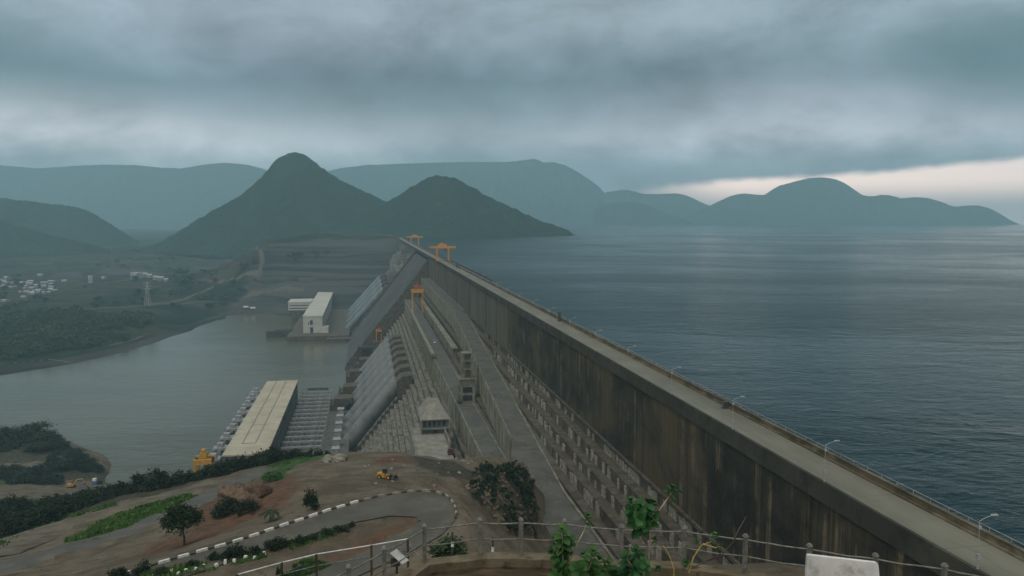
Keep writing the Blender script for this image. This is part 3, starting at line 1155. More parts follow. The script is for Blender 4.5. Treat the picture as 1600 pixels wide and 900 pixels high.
# hills -------------------------------------------------------------
def ridge(name, pts, d, base_z, kf=1.7, kb=1.7, step=12.0, rough=1.0, seed=0, nj=40, mat='forest', lump=4.0, bow=1.0):
    xs = []
    zs = []
    for px, py in pts:
        v = at(px, py, d)
        xs.append(v.x)
        zs.append(v.z)
    xs = np.array(xs)
    zs = np.array(zs)
    n = int((xs[-1] - xs[0]) / step) + 2
    x = np.linspace(xs[0], xs[-1], n)
    zc = np.interp(x, xs, zs)
    ker = np.array([1, 2, 3, 2, 1.]) / 9          # round the traced corners
    zc = np.convolve(np.pad(zc, 2, mode='edge'), ker, 'valid')
    hgt = np.maximum(zc - base_z, 1.0)
    rows_x, rows_y, rows_z = [], [], []
    for j in range(-nj, nj + 1):
        v = j / nj
        k = kf if v < 0 else kb
        av = abs(v)
        prof = (1 - av) ** bow
        prof = prof * (1 - .18 * np.sin(math.pi * av))
        y = d + v * k * hgt
        z = base_z - 6 + (hgt + 6) * prof
        nz = fbm(x / (170.0) + seed * 3.1, y / 170.0, 5, seed) * .36 * hgt * rough * min(1, 2.2 * av) * (1 - av ** 3)
        gully = np.abs(fbm(x / 110.0 + 40, y / 300.0, 4, seed + 50)) * .34 * hgt * rough * min(1, 3 * av) * (1 - av ** 2)
        z = z + nz - gully + fbm(x / 14.0, y / 14.0, 3, seed + 9) * lump
        rows_x.append(x)
        rows_y.append(y)
        rows_z.append(z)
    mbx = MB()
    mbx.grid(np.array(rows_x), np.array(rows_y), np.array(rows_z))
    return tag(mbx.build(name, M[mat], smooth=True), kind='structure')


ridge('hill', [(205, 396), (240, 384), (262, 371), (300, 349), (330, 330), (352, 319), (372, 308), (392, 292), (408, 278), (420, 262), (432, 248), (445, 240),
               (460, 237), (473, 239), (484, 247), (496, 258), (512, 268), (535, 282), (560, 294), (590, 308), (620, 325), (650, 342), (690, 365)],
      2850, -66, 1.35, 1.6, 9, 1.15, 1, 44, lump=8)
ridge('hill', [(480, 368), (510, 356), (545, 345), (575, 333), (600, 319), (622, 305), (645, 291), (662, 281), (678, 276), (692, 274.5), (708, 277), (722, 283), (740, 294),
               (760, 305), (780, 316), (805, 326), (830, 338), (850, 346), (875, 356), (895, 364), (908, 369)], 2560, -6, 1.25, 1.5, 7, 1.0, 2, 40, lump=7)
ridge('mountain', [(380, 300), (430, 285), (480, 275), (530, 263), (570, 258), (620, 256), (680, 254), (730, 253), (790, 253), (822, 250), (836, 248), (850, 254), (866, 253), (885, 259),
                   (902, 268), (920, 280), (935, 291), (947, 304), (962, 315), (978, 332), (1000, 355)], 8600, -6, 1.3, 1.5, 16, .9, 3, 36, lump=6)
ridge('hill', [(930, 325), (955, 317), (985, 315), (1005, 318), (1025, 327), (1045, 334), (1065, 341), (1085, 350)], 7400, -6, 1.3, 1.5, 14, .9, 4, 20, lump=5)
ridge('mountain', [(910, 320), (935, 303), (955, 299), (978, 296), (992, 299), (1004, 303), (1030, 303), (1060, 302), (1078, 307), (1095, 316), (1115, 324), (1140, 338), (1160, 348)],
      8600, -6, 1.3, 1.5, 22, .8, 5, 24, lump=6)
ridge('hill', [(1060, 344), (1090, 330), (1112, 320), (1130, 311), (1145, 305), (1162, 302), (1180, 304), (1195, 305), (1205, 297), (1218, 290), (1240, 284), (1262, 278.5),
               (1282, 277), (1302, 279), (1318, 285), (1332, 294), (1347, 305), (1362, 307), (1380, 304), (1396, 306), (1408, 310), (1428, 308), (1448, 309), (1470, 315),
               (1490, 323), (1510, 321), (1530, 321), (1548, 326), (1565, 335), (1580, 345), (1592, 350)], 7900, -6, 1.2, 1.5, 16, .7, 6, 30, lump=5)
ridge('mountain', [(-420, 270), (-300, 258), (-200, 256), (-100, 261), (0, 258), (60, 263), (120, 259), (170, 257), (215, 258), (250, 262), (285, 263), (320, 257), (350, 254), (385, 257),
                   (410, 263), (440, 275), (490, 292), (540, 312), (600, 340)], 8600, -60, 1.0, 1.2, 20, .8, 8, 34, lump=6)
ridge('hill', [(-200, 322), (-100, 312), (-40, 307), (10, 310), (50, 315), (85, 319), (112, 322), (135, 328), (160, 342), (185, 358), (210, 374), (235, 388)], 3500, -62, 1.3, 1.5, 14, .9, 9, 30, lump=5)
ridge('hill', [(-220, 330), (-140, 326), (-60, 332), (0, 343), (35, 355), (65, 364), (100, 372), (140, 382), (170, 391)], 2900, -72, 1.2, 1.5, 12, .9, 10, 26, lump=5)

# haze --------------------------------------------------------------
mb = MB()
mb.bx(-9800, 9800, -1000, 9800, -153.2, 735)
hm = bpy.data.materials.new('haze_air')
hm.use_nodes = True
ht = hm.node_tree
ht.nodes.clear()
hv = ht.nodes.new('ShaderNodeVolumePrincipled')
hv.inputs['Color'].default_value = (.54, .86, 1.0, 1)
hv.inputs['Density'].default_value = 1.3e-4
hv.inputs['Anisotropy'].default_value = 0.0
ho = ht.nodes.new('ShaderNodeOutputMaterial')
ht.links.new(hv.outputs[0], ho.inputs['Volume'])
hz = mb.build('haze', hm)
tag(hz, kind='stuff')
hz.visible_shadow = True

# ================================================================== THE DAM
S_JOINT = dam_of(at_z(794, 470, 0))[1]
S_SP0, S_SP1 = 1010.0, 1290.0          # overflow section
S0, S1 = -60.0, 2005.0

dam = thing('dam', 'long straight concrete dam with dark stained crest wall, road on top and stepped face', 'dam', (0, 0, 0), TH)


def zramp(s):
    return max(-28.4 - .0445 * max(0, 634 - s), -45.4)


# crest
mb = MB()
mb.bx(T1 + .02, T2 - .02, S0, S1, -1.2, 0.0)
for s in np.arange(S0 + 20, 900, 20.0):                    # joints between the slabs
    pass
mb.build('crest_road', M['crest'], dam)
mb = MB()
for a, b, t in ((S0, S_JOINT, T1 - 1.0), (S_JOINT, S1, T1 - .7)):
    mb.bx(t, T1 + .01, a + .02, b, -3.4, -.06)
    mb.bx(t + .05, t + .4, a + .02, b, -.06, .22)
for s in np.arange(S0 + 12, 900, 18.0):
    mb.bx(T1 - 1.04, T1 - .2, s, s + .12, -3.35, -.10)
mb.build('crest_fascia', M['fascia'], dam)
mb = MB()
mb.bx(T1 - .55, T2, S0, S_JOINT, -29, -1.25)
mb.bx(T1, T2, S_JOINT, S_SP0, -29, -1.25)
mb.bx(T1, T2, S_SP1, S1, -29, -1.25)
mb.bx(T1 + 4, T2, S_SP0, S_SP1, -29, -1.25)
mb.bx(T1 - .9, T1 + .2, S_JOINT - 2.2, S_JOINT + .1, -29, -3.45)
for s in np.arange(S_JOINT + 40, S_SP0 - 20, 44.0):        # drain ribs of the farther blocks
    mb.bx(T1 - .35, T1 + .1, s, s + 1.2, -27.9, -3.5)
mb.bx(T1 + 1, T2, S0, S1, -90, -29.05)
mb.build('crest_wall', M['wall'], dam)
# upstream kerb, parapet, hand rail
mb = MB()
mb.bx(T2 - .95, T2 - .50, S0, S1, -.05, .30)
mb.bx(T2 - .48, T2 + .02, S0, S1, -.05, 1.15)
mb.bx(T2 - .60, T2 + .12, S0, S1, 1.15, 1.28)
for s in np.arange(S0, 700, 6.0):
    mb.bx(T2 - .56, T2 + .08, s, s + .35, -.02, 1.20)
mb.build('parapet', M['parapet'], dam)
mb = MB()
mb.tube((T2 + .02, S0, 1.85), (T2 + .02, S1, 1.85), .05, n=6)
for s in np.arange(S0, 620, 4.0):
    mb.tube((T2 + .02, s, 1.2), (T2 + .02, s, 1.85), .04, n=5, caps=False)
mb.build('hand_rail', M['greymetal'], dam)

# stepped downstream face with pale formwork panels still on the risers above the ramp
RIS = 4.0
mb = MB()


def steps(s_a, s_b, seg, zbot=-144.0, jit=.22):
    st = np.arange(s_a, s_b + .01, seg)
    st[-1] = s_b
    z = -28.0
    k = 0
    rng = random.Random(int(s_a) + 5)
    while z > zbot:
        z2 = z - RIS
        t_r = tface(z)                    # riser plane, below it a tread out to the next one
        t_n = tface(z2)
        for i in range(len(st) - 1):
            j = rng.uniform(-jit, jit)
            a, b = st[i], st[i + 1]
            mb.add([(t_r + j, a, z), (t_r + j, b, z), (t_r + j, b, z2), (t_r + j, a, z2)], [(0, 1, 2, 3)], 1 if k > 6 and s_a < 900 else 0)
            mb.add([(t_r + j, a, z2), (t_r + j, b, z2), (t_n - .3, b, z2 - .05), (t_n - .3, a, z2 - .05)], [(0, 1, 2, 3)], 1 if k > 6 and s_a < 900 else 0)
            mb.add([(t_r - jit, b, z), (t_r + jit, b, z), (t_r + jit, b, z2), (t_r - jit, b, z2)], [(0, 1, 2, 3)])
        z = z2
        k += 1


steps(60, S_SP0, 9.5)
steps(S_SP1, S1, 30)
rng = random.Random(4)
for k in range(5):
    z = -28 - RIS * k
    t = tface(z)
    s = 150.0
    while s < 560:
        w = rng.choice([1.6, 2.4, 2.4, 3.2])
        if zramp(s) < z - 3.0 and rng.random() < (.62 if s < 420 else .30):
            hh = rng.choice([2.2, 3.0, 3.4, 3.7])
            mb.bx(t - rng.uniform(.30, .5), t + .1, s, s + w, z - RIS + .05, z - RIS + .05 + hh, 2)
        s += w + rng.choice([.25, .4, .4, 1.5, 3.5, 6])
# kerb-like low ledge along the top of the steps
mb.bx(T1 - 1.3, T1 - .5, 60, 640, -28.0, -27.3, 0)
mb.build('stepped_face', [M['step'], M['rcc'], M['panel'], M['fascia']], dam)

# ramp road cut into the face, with its retaining wall
ss = [60, 150, 200, 252] + list(range(270, 640, 20)) + [640, 760, 900, S_SP0 - 1]
mb = MB()
rw = MB()
kb = MB()
for a, b in zip(ss[:-1], ss[1:]):
    za, zb = zramp(a), zramp(b)
    wa = 12.5 if a < 300 else 9.2
    wb = 12.5 if b < 300 else 9.2
    ta, tb = tface(za - .01), tface(zb - .01)
    mb.add([(ta + 3.4, a, za), (ta - wa, a, za), (tb - wb, b, zb), (tb + 3.4, b, zb)], [(0, 1, 2, 3)])
    if a >= 300:
        for (o0, o1, h0, h1) in ((0, .55, -12.5, .0), (0, .40, 0, .95)):
            secs = [[(ta - wa - o1, a, za + h0), (ta - wa + (.02 if h1 > 0 else .0), a, za + h0), (ta - wa + (.02 if h1 > 0 else 0), a, za + h1), (ta - wa - o1, a, za + h1)],
                    [(tb - wb - o1, b, zb + h0), (tb - wb + (.02 if h1 > 0 else .0), b, zb + h0), (tb - wb + (.02 if h1 > 0 else 0), b, zb + h1), (tb - wb - o1, b, zb + h1)]]
            rw.loft(secs)
    kb.loft([[(ta - .35, a, za + .0), (ta + .3, a, za), (ta + .3, a, za + .7), (ta - .35, a, za + .7)],
             [(tb - .35, b, zb + .0), (tb + .3, b, zb), (tb + .3, b, zb + .7), (tb - .35, b, zb + .7)]])
for s in np.arange(310, 1000, 12.0):
    z = zramp(s)
    t = tface(z) - 9.2
    rw.bx(t - .85, t - .5, s, s + .7, z - 12.3, z - .1)
mb.build('ramp_road', M['ramp'], dam)
rw.build('retaining_wall', M['retain'], dam)
kb.build('kerb', M['retain'], dam)

# lower haul road, its wall and the two long beams of the farther blocks
ZL = -54.5
TL = tface(ZL)
mb = MB()
mb.bx(TL - 9.2, TL + 3, 300, S_SP0 - 1, ZL - .6, ZL)
mb.build('lower_road', M['ramp'], dam)
mb = MB()
mb.bx(TL - 9.8, TL - 9.2, 300, S_SP0 - 1, ZL - 11, ZL + .9)
mb.bx(TL - .5, TL, 300, 560, ZL, ZL + .5)
for s in np.arange(312, 560, 16.0):
    mb.bx(TL - 10.2, TL - 9.8, s, s + .8, ZL - 11, ZL + .6)
mb.build('retaining_wall', M['retain'], dam)
mb = MB()
mb.bx(TL - 11.6, TL - 9.0, 566, 860, ZL + 2.2, ZL + 4.2)
for s in np.arange(567, 860, 10.0):
    mb.bx(TL - 11.2, TL - 9.9, s, s + 1.6, ZL - 14, ZL + 2.2)
mb.bx(TL + 3.0, TL + 6.2, 560, 900, ZL - 1, ZL + 8.5)
mb.bx(TL + 2.4, TL + 6.6, 558, 900, ZL + 8.5, ZL + 9.3)
for s in np.arange(564, 900, 14.0):
    mb.bx(TL + 2.2, TL + 3.0, s, s + 1.0, ZL, ZL + 8.4)
build_split(mb, 'crane_beam', M['retain'], dam)

# overflow chute with its side walls
mb = MB()
prof = [(T2 - .2, -9), (T2 - 3.5, -7.2), (T1 + 2, -8.0), (T1 - 2.5, -12), (T1 - 7, -18), (T1 - 15, -28), (T1 - 42, -62), (T1 - 104, -139.0), (T1 - 112, -144)]
secs = []
st = [S_SP0, 1060, 1130, 1210, S_SP1]
for s in st:
    secs.append([(t, s, z) for t, z in prof])
mb.loft(secs, closed=False)
mb.build('spillway_chute', M['chute'], dam)
mb = MB()
for s, w in ((S_SP0 - 2, 3.2), (S_SP1 - 1, 3.2)):
    pl = [(T1 + 3, -1.3), (T1 - 3, -6), (T1 - 15, -23), (T1 - 42, -57), (T1 - 104, -134.0), (T1 - 108, -146), (T1 + 3, -146)]
    vs = [(t, s, z) for t, z in pl] + [(t, s + w, z) for t, z in pl]
    n = len(pl)
    mb.add(vs, [tuple(range(n))[::-1], tuple(range(n, 2 * n))] + [(i, (i + 1) % n, n + (i + 1) % n, n + i) for i in range(n)])
build_split(mb, 'spillway_wall', M['step'], dam)
mb = MB()
for s in np.arange(S_SP0 + 16, S_SP1 - 8, 17.0):
    mb.bx(T1 + 1, T2 - 1, s, s + 2.2, -8, -1.25)
build_split(mb, 'spillway_pier', M['fascia'], dam)
# intake bridge along the upstream side of the far blocks
mb = MB()
mb.bx(T2 + .2, T2 + 5.5, 585, 1340, -1.6, -.2)
mb.bx(T2 + 5.1, T2 + 5.5, 585, 1340, -.2, 1.0)
for s in np.arange(590, 1340, 24.0):
    mb.bx(T2 + .2, T2 + 4.8, s, s + 5, -60, -1.6)
mb.build('intake_bridge', M['darkmetal'], dam)

# ------------------------------------------------------------------ lift tower, pad and pavilion on the face
v = at(729, 620, 436)
tt, sT = dam_of(v)
tw = dthing('access_tower', 'tall narrow concrete lift tower with dark openings between ramp road and lower road', 'tower', tt, sT, ZL)
mb = MB()
mb.bx(-4.2, 4.2, -4.5, 4.5, -8, 12.5)
mb.bx(-4.7, 4.7, -5.0, 5.0, 12.5, 13.2)
for x in (-2.7, 2.7):
    for y in (-2.7, 2.7):
        mb.bx(x - .5, x + .5, y - .5, y + .5, 13.2, 27)
for z in (17.6, 22.2, 26.4):
    mb.bx(-3.2, 3.2, -3.2, 3.2, z, z + .6)
mb.bx(-.6, 2.6, -.2, 3.1, 13.2, 26.4)
mb.build('shaft', M['retain'], tw)
mb = MB()
for z in (1.0, 5.5):
    mb.bx(-2.6, 2.6, -4.56, -4.45, z, z + 3)
    mb.bx(-4.26, -4.15, -3, 3, z, z + 3)
build_split(mb, 'opening', M['glass'], tw)

ZP = -63.0
c = at_z(674, 697, ZP)
tp, sp = dam_of(c)
pad = dthing('concrete_pad', 'pale flat concrete pad below the pavilion at the edge of the hillside', 'platform', tp, sp, ZP)
mb = MB()
mb.bx(-8.2, 8.6, -30, 36, -40, 0)
mb.build('slab', M['pad'], pad)
mb = MB()
mb.bx(-8.6, -8.0, -30, 36, -1, 1.0)
mb.bx(8.0, 8.7, -6, 36, 0, 3.2)
build_split(mb, 'edge_wall', M['retain'], pad)

c = at_z(680, 677, ZP)
tq, sq = dam_of(c)
pav = dthing('pavilion', 'low dark fronted building with pale hipped roof on the concrete pad', 'building', tq, sq, ZP + .02)
pav.scale = (.83, .83, .83)
mb = MB()
mb.bx(-8.2, 8.2, 0, 22, 0, 8.4)
mb.bx(-9, 9, -2.5, 0, 2.8, 3.5)
mb.build('wall', M['hallwall'], pav)
mb = MB()
for x in np.arange(-7.2, 7, 2.9):
    mb.bx(x, x + 1.9, -.12, -.02, 4.4, 7.4)
mb.bx(-1.5, 1.5, -.12, -.02, 0, 2.6)
build_split(mb, 'window', M['glass'], pav)
mb = MB()
e = [(-9.2, -1.5, 8.4), (9.2, -1.5, 8.4), (9.2, 27, 8.4), (-9.2, 27, 8.4)]
e2 = [(x, y, z + .5) for x, y, z in e]
r = [(-3.6, 11, 17.5), (3.6, 11, 17.5), (3.6, 21, 17.5), (-3.6, 21, 17.5)]
mb.add(e + e2 + r, [(3, 2, 1, 0)] + [(i, (i + 1) % 4, 4 + (i + 1) % 4, 4 + i) for i in range(4)] +
       [(4 + i, 4 + (i + 1) % 4, 8 + (i + 1) % 4, 8 + i) for i in range(4)] + [(8, 9, 10, 11)])
mb.build('roof', M['pad'], pav)
mb = MB()
for x in (-8.6, 8.6):
    mb.bx(x - .35, x + .35, -2.4, -1.7, 0, 8.4)
build_split(mb, 'column', M['pad'], pav)

# ------------------------------------------------------------------ penstocks
PEN = []


def penstock(s, r, t0, z0, t1, z1, mat, label, group, blk=True):
    o = dthing('penstock', label, 'pipe', t1, s, z1, group)
    mb = MB()
    a = Vector((t0 - t1, 0, z0 - z1))
    b = Vector((0, 0, 0))
    b2 = Vector((-8, 0, -4))
    mb.path([a + Vector((3, 0, 2.5)), a, b, b2], r, 20)
    mb.build('pipe', mat, o, smooth=True)
    mb = MB()
    d = (b - a)
    L = d.length
    d.normalize()
    for k in range(1, 4):
        p = a + d * (L * k / 4)
        mb.tube(p - d * .4, p + d * .4, r + .12, n=24)
    build_split(mb, 'collar', mat, o)
    if blk:
        mb = MB()
        mb.loft([[(a.x + 1, -r - 2.2, a.z - 9), (a.x + 1, r + 2.2, a.z - 9), (a.x + 1, r + 2.2, a.z + r * .7), (a.x + 1, -r - 2.2, a.z + r * .7)],
                 [(a.x + 5, -r - 2.6, a.z - 9), (a.x + 5, r + 2.6, a.z - 9), (a.x + 5, r + 2.6, a.z + r + 2), (a.x + 5, -r - 2.6, a.z + r + 2)],
                 [(a.x + 13, -r - 2.6, a.z - 2), (a.x + 13, r + 2.6, a.z - 2), (a.x + 13, r + 2.6, a.z + r + 3), (a.x + 13, -r - 2.6, a.z + r + 3)]])
        mb.build('thrust_block', M['step'], o)
    return o


ex = at(536, 702, 614)
t_, s_ = dam_of(ex)
for k in range(7):
    nm = ORD[k] if k else 'nearest'
    penstock(s_ + 8 + 36 * k, 6.3, 21, -86, -21, -137, M['steel'],
             ('nearest' if k == 0 else ORD[k] + ' nearest') + ' of the grey penstock pipes running down to the cream roofed powerhouse', 'grey penstocks on the dam face')
for k in range(4):
    penstock(1335 + 88 * k, 6.0, 25, -72, -34, -137, M['steelblue'],
             ('nearest' if k == 0 else ORD[k] + ' nearest') + ' of the pale blue penstock pipes beyond the spillway', 'pale blue penstocks beyond the spillway')

rgb = random.Random(8)
for k in range(26):
    s = 1300 + 20 * k * rgb.uniform(.75, 1.1)
    z = rgb.uniform(-70, -14)
    t = (tface(z) if z < -28 else T1) - rgb.uniform(0, 5)
    w, d_, h = rgb.uniform(7, 16), rgb.uniform(10, 26), rgb.uniform(6, 16)
    o = dthing('intake_block', 'pale rough concrete block on the hazy upper face of the dam beyond the spillway', 'concrete block', t, s, z, 'pale concrete blocks beyond the spillway')
    mb = MB()
    mb.bx(-w / 2, w / 2, -d_ / 2, d_ / 2, -8, h * .6)
    mb.bx(-w / 2 + 2, w / 2, -d_ / 2 + rgb.uniform(1, 4), d_ / 2 - rgb.uniform(0, 3), h * .6, h)
    mb.build('block', M['pad'] if k % 3 else M['rcc'], o)
    mb = MB()
    mb.bx(-w / 2 - .2, -w / 2 - .02, -d_ / 4, d_ / 4, -1, h * .35)
    mb.build('opening', M['glass'], o)

# ------------------------------------------------------------------ near powerhouse and its yard
ZR = -105.0
cs = [dam_of(at_z(*q, ZR)) for q in ((349.5, 713), (420, 706), (463, 593), (416, 597))]
pt0 = (cs[0][0] + cs[3][0]) / 2
pt1 = (cs[1][0] + cs[2][0]) / 2
ps0 = (cs[0][1] + cs[1][1]) / 2
ps1 = (cs[2][1] + cs[3][1]) / 2
DECK = -127.0
W_, L_ = pt1 - pt0, ps1 - ps0
deck = dthing('powerhouse_deck', 'grey concrete deck under the cream roofed powerhouse and its bus bar yard', 'platform', pt0, ps0, DECK)
mb = MB()
mb.bx(-16, W_ + 50, -40, L_ + 18, -22, 0)
mb.build('slab', M['ramp'], deck)
mb = MB()
for s in np.arange(-35, L_ + 10, 22.0):
    mb.bx(-18.5, -16, s, s + 3, -22, -.2)
mb.build('draft_pier', M['fascia'], deck)

ph = dthing('powerhouse', 'long powerhouse hall with flat cream roof beside the river below the near hillside', 'building', pt0, ps0, DECK)
HZ = ZR - DECK
mb = MB()
mb.bx(0, W_, 0, L_, 0, HZ - 1.0)
for s in np.arange(6, L_ - 3, 12.0):
    mb.bx(W_, W_ + .5, s, s + .8, 0, HZ - 1.6)
mb.build('wall', M['hallwall'], ph)
mb = MB()
mb.bx(-.6, W_ + .6, -.6, L_ + .6, HZ - 1.0, HZ)
mb.build('roof', M['roof'], ph)
mb = MB()
for x in (W_ * .30, W_ * .62):
    mb.bx(x - .35, x + .35, 26, L_ - 1, HZ, HZ + .35)
mb.bx(W_ * .30, W_ * .62, 24.8, 25.6, HZ, HZ + .35)
mb.bx(W_ * .30, W_ * .90, 76, 76.5, HZ, HZ + .2)
build_split(mb, 'roof_walkway', M['roofline'], ph)
mb = MB()
for s in np.arange(8.5, L_ - 8, 12.0):
    mb.bx(W_ + .02, W_ + .14, s, s + 7.5, HZ - 9, HZ - 5)
    mb.bx(W_ + .02, W_ + .14, s + 2, s + 5, 0.2, 5)
build_split(mb, 'window', M['glass'], ph)

# hoist frames on the tailrace side
fr = dthing('hoist_frame', 'first lattice hoist frame from the near end along the river side of the near powerhouse', 'lattice frame', pt0 - 8, ps0 + 12, DECK, 'hoist frames beside the near powerhouse')
mb = MB()
for x in (-4, 4):
    for y in (-3, 3):
        mb.tube((x, y, 0), (x * .8, y, 16), .55, .45, n=5)
        for z in (4, 8, 12):
            mb.tube((x * (1 - .2 * z / 16), y, z), (-x * (1 - .2 * (z - 3) / 16), y, z - 3), .22, n=4)
    for z in (5, 10, 15.6):
        mb.tube((x * (1 - .2 * z / 16), -3, z), (x * (1 - .2 * z / 16), 3, z), .3, n=4)
mb.build('frame', M['darkmetal'], fr)
mb = MB()
mb.bx(-4.5, 4.5, -4.2, 4.2, 15.8, 17.2)
mb.bx(-2, 2, -2.4, 2.4, 17.2, 20)
mb.build('hoist_house', M['greymetal'], fr)
for k in range(1, 9):
    c = copy_tree(fr, ORD[k] + ' lattice hoist frame from the near end along the river side of the near powerhouse')
    c.location = P(pt0 - 8, ps0 + 12 + 26 * k, DECK)

# bus bar frames of the yard between hall and dam
bf = dthing('bus_bar_frame', 'x', 'bus bar frame', pt1 + 18, ps0 + 10, DECK, 'bus bar frames in the yard by the near powerhouse')
mb = MB()
for x in (-13, -4.5, 4.5, 13):
    mb.tube((x, 0, 0), (x, 0, 11), .5, .4, n=6)
mb.bx(-14, 14, -.7, .7, 10.4, 11.8)
mb.build('gantry', M['greymetal'], bf)
mb = MB()
for x in (-10, -7.2, -1.6, 1.6, 7.2, 10):
    mb.tube((x, 0, 10.4), (x, 0, 7.6), .35, n=6)
    mb.tube((x, 1.2, 11.8), (x, 1.2, 13.4), .3, n=6)
build_split(mb, 'insulator', M['panel'], bf)
mb = MB()
mb.bx(-8, -3.2, 2.4, 7.6, 0, 4.6)
mb.bx(2.6, 7.6, 2.4, 7.6, 0, 4.6)
mb.bx(-7, -4, 3, 7, 4.6, 6.2)
mb.bx(3.5, 6.6, 3, 7, 4.6, 6.2)
build_split(mb, 'transformer', M['steelblue'], bf)
NB = 17
for k in range(NB):
    c = bf if k == 0 else copy_tree(bf)
    c['label'] = ('nearest' if k == 0 else ORD[k] + ' nearest') + ' cross frame of the bus bar yard beside the near powerhouse'
    c.location = P(pt1 + 18, ps0 + 6 + k * 14.2, DECK)
# switch cubicles along the dam side of the yard
cb = dthing('switch_cubicle', 'x', 'switch cubicle', pt1 + 40, ps0, DECK, 'switch cubicles between bus bar yard and dam')
mb = MB()
mb.bx(-2.6, 2.6, -4, 4, 0, 5)
mb.bx(-2.9, 2.9, -4.3, 4.3, 5, 5.4)
mb.build('cabinet', M['cubicle'], cb)
mb = MB()
for y in (-2.4, .6):
    mb.bx(-2.68, -2.58, y, y + 1.8, .3, 4)
build_split(mb, 'door', M['darkmetal'], cb)
for k in range(9):
    c = cb if k == 0 else copy_tree(cb)
    c['label'] = ('nearest' if k == 0 else ORD[k] + ' nearest') + ' white switch cubicle between the bus bar yard and the penstock feet'
    c.location = P(pt1 + 41, ps0 + 14 + k * 25, DECK)

# concrete blocks at the toe beyond the penstocks
for k, (px, py, w, h) in enumerate([(528, 640, 14, 9), (540, 622, 12, 10), (553, 600, 16, 12), (566, 580, 14, 12), (575, 560, 14, 14), (583, 545, 12, 16)]):
    v = at_z(px, py, -128)
    t_, s_ = dam_of(v)
    o = dthing('toe_block', ('nearest' if k == 0 else ORD[k] + ' nearest') + ' jagged concrete block at the dam toe between grey penstocks and spillway', 'concrete block', t_, s_, -142,
               'concrete blocks at the dam toe')
    mb = MB()
    mb.bx(-w / 2, w / 2, -10, 10, 0, 12 + h)
    mb.bx(-w / 2 + 4, w / 2 + 6, -9, 9, 12 + h, 17 + h)
    mb.build('block', M['step'], o)
    mb = MB()
    for y in np.arange(-9, 9, 3.0):
        mb.bx(-w / 2 + .2, -w / 2 + .6, y, y + .6, 12 + h, 14.5 + h)
    mb.bx(-w / 2 + .1, -w / 2 + .5, -9, 9, 14.5 + h, 15 + h)
    mb.build('railing', M['darkmetal'], o)

# dark pontoon floating off the yard
v = at_z(497, 608, Z_RIVER)
po = thing('pontoon', 'long dark pontoon floating on the river beyond the near powerhouse', 'pontoon', v, R(4))
mb = MB()
mb.bx(-11, 11, -2.2, 2.2, -.6, 1.4)
mb.build('hull', M['darkmetal'], po)
mb = MB()
for x in np.arange(-10, 11, 4.0):
    mb.tube((x, -1.9, 1.4), (x, -1.9, 2.6), .1, n=5)
mb.tube((-10.5, -1.9, 2.6), (10.5, -1.9, 2.6), .1, n=5)
mb.build('railing', M['greymetal'], po)

# ------------------------------------------------------------------ far powerhouse
cs = [dam_of(at_z(*q, ZR)) for q in ((475, 494), (506, 493), (520, 452.5), (498, 454))]
ft0 = (cs[0][0] + cs[3][0]) / 2
ft1 = (cs[1][0] + cs[2][0]) / 2
fs0 = (cs[0][1] + cs[1][1]) / 2
fs1 = (cs[2][1] + cs[3][1]) / 2
W2, L2 = ft1 - ft0, fs1 - fs0
FD = -132.0
fdk = dthing('powerhouse_deck', 'dark walled concrete platform in the river under the far white powerhouse', 'platform', ft0, fs0, FD)
mb = MB()
mb.bx(-22, W2 + 42, -34, L2 + 20, -12, 0)
mb.bx(W2 + 8, W2 + 46, -50, -30, -12, -3)
build_split(mb, 'slab', M['step'], fdk)
mb = MB()
mb.bx(-58, -20, 16, 30, -12, 1.5)
mb.bx(-44, -20, 24, 44, -12, 3)
build_split(mb, 'jetty', M['fascia'], fdk)
fp = dthing('powerhouse', 'far white walled powerhouse with pale roof standing on a platform in the river', 'building', ft0, fs0, FD)
hz2 = ZR - FD
mb = MB()
mb.bx(0, W2, 0, L2, 0, hz2 - 1.2)
mb.bx(W2 * .85, W2 + 9, -3, 20, 0, 9)
mb.build('wall', M['whitewall'], fp)
mb = MB()
mb.bx(-.8, W2 + .8, -.8, L2 + .8, hz2 - 1.2, hz2)
mb.build('roof', M['roof_far'], fp)
for (x0, x1, z0, z1) in ((W2 * .36, W2 * .50, 13, 20), (W2 * .36, W2 * .52, 0.2, 9), (W2 * .26, W2 * .31, 13, 17)):
    mb = MB()
    mb.bx(x0, x1, -.2, -.02, z0, z1)
    build_split(mb, 'window', M['glass'], fp)
an = dthing('annex_building', 'lower white annex with flat roof behind the far white powerhouse', 'building', ft0 - 1.5, fs0 + L2 * .45, FD)
mb = MB()
mb.bx(-40, 0, 0, 60, 13, 27)
mb.build('wall', M['whitewall'], an)
mb = MB()
mb.bx(-38, -1, 1, 59, 0, 13)
mb.build('base', M['step'], an)
mb = MB()
mb.bx(-41, .6, -1, 61, 27, 28.2)
mb.build('roof', M['roof_far'], an)
mb = MB()
for z in (16, 21):
    mb.bx(-38, -4, -.25, -.02, z, z + 1.6)
build_split(mb, 'window', M['glass'], an)

# ------------------------------------------------------------------ cranes


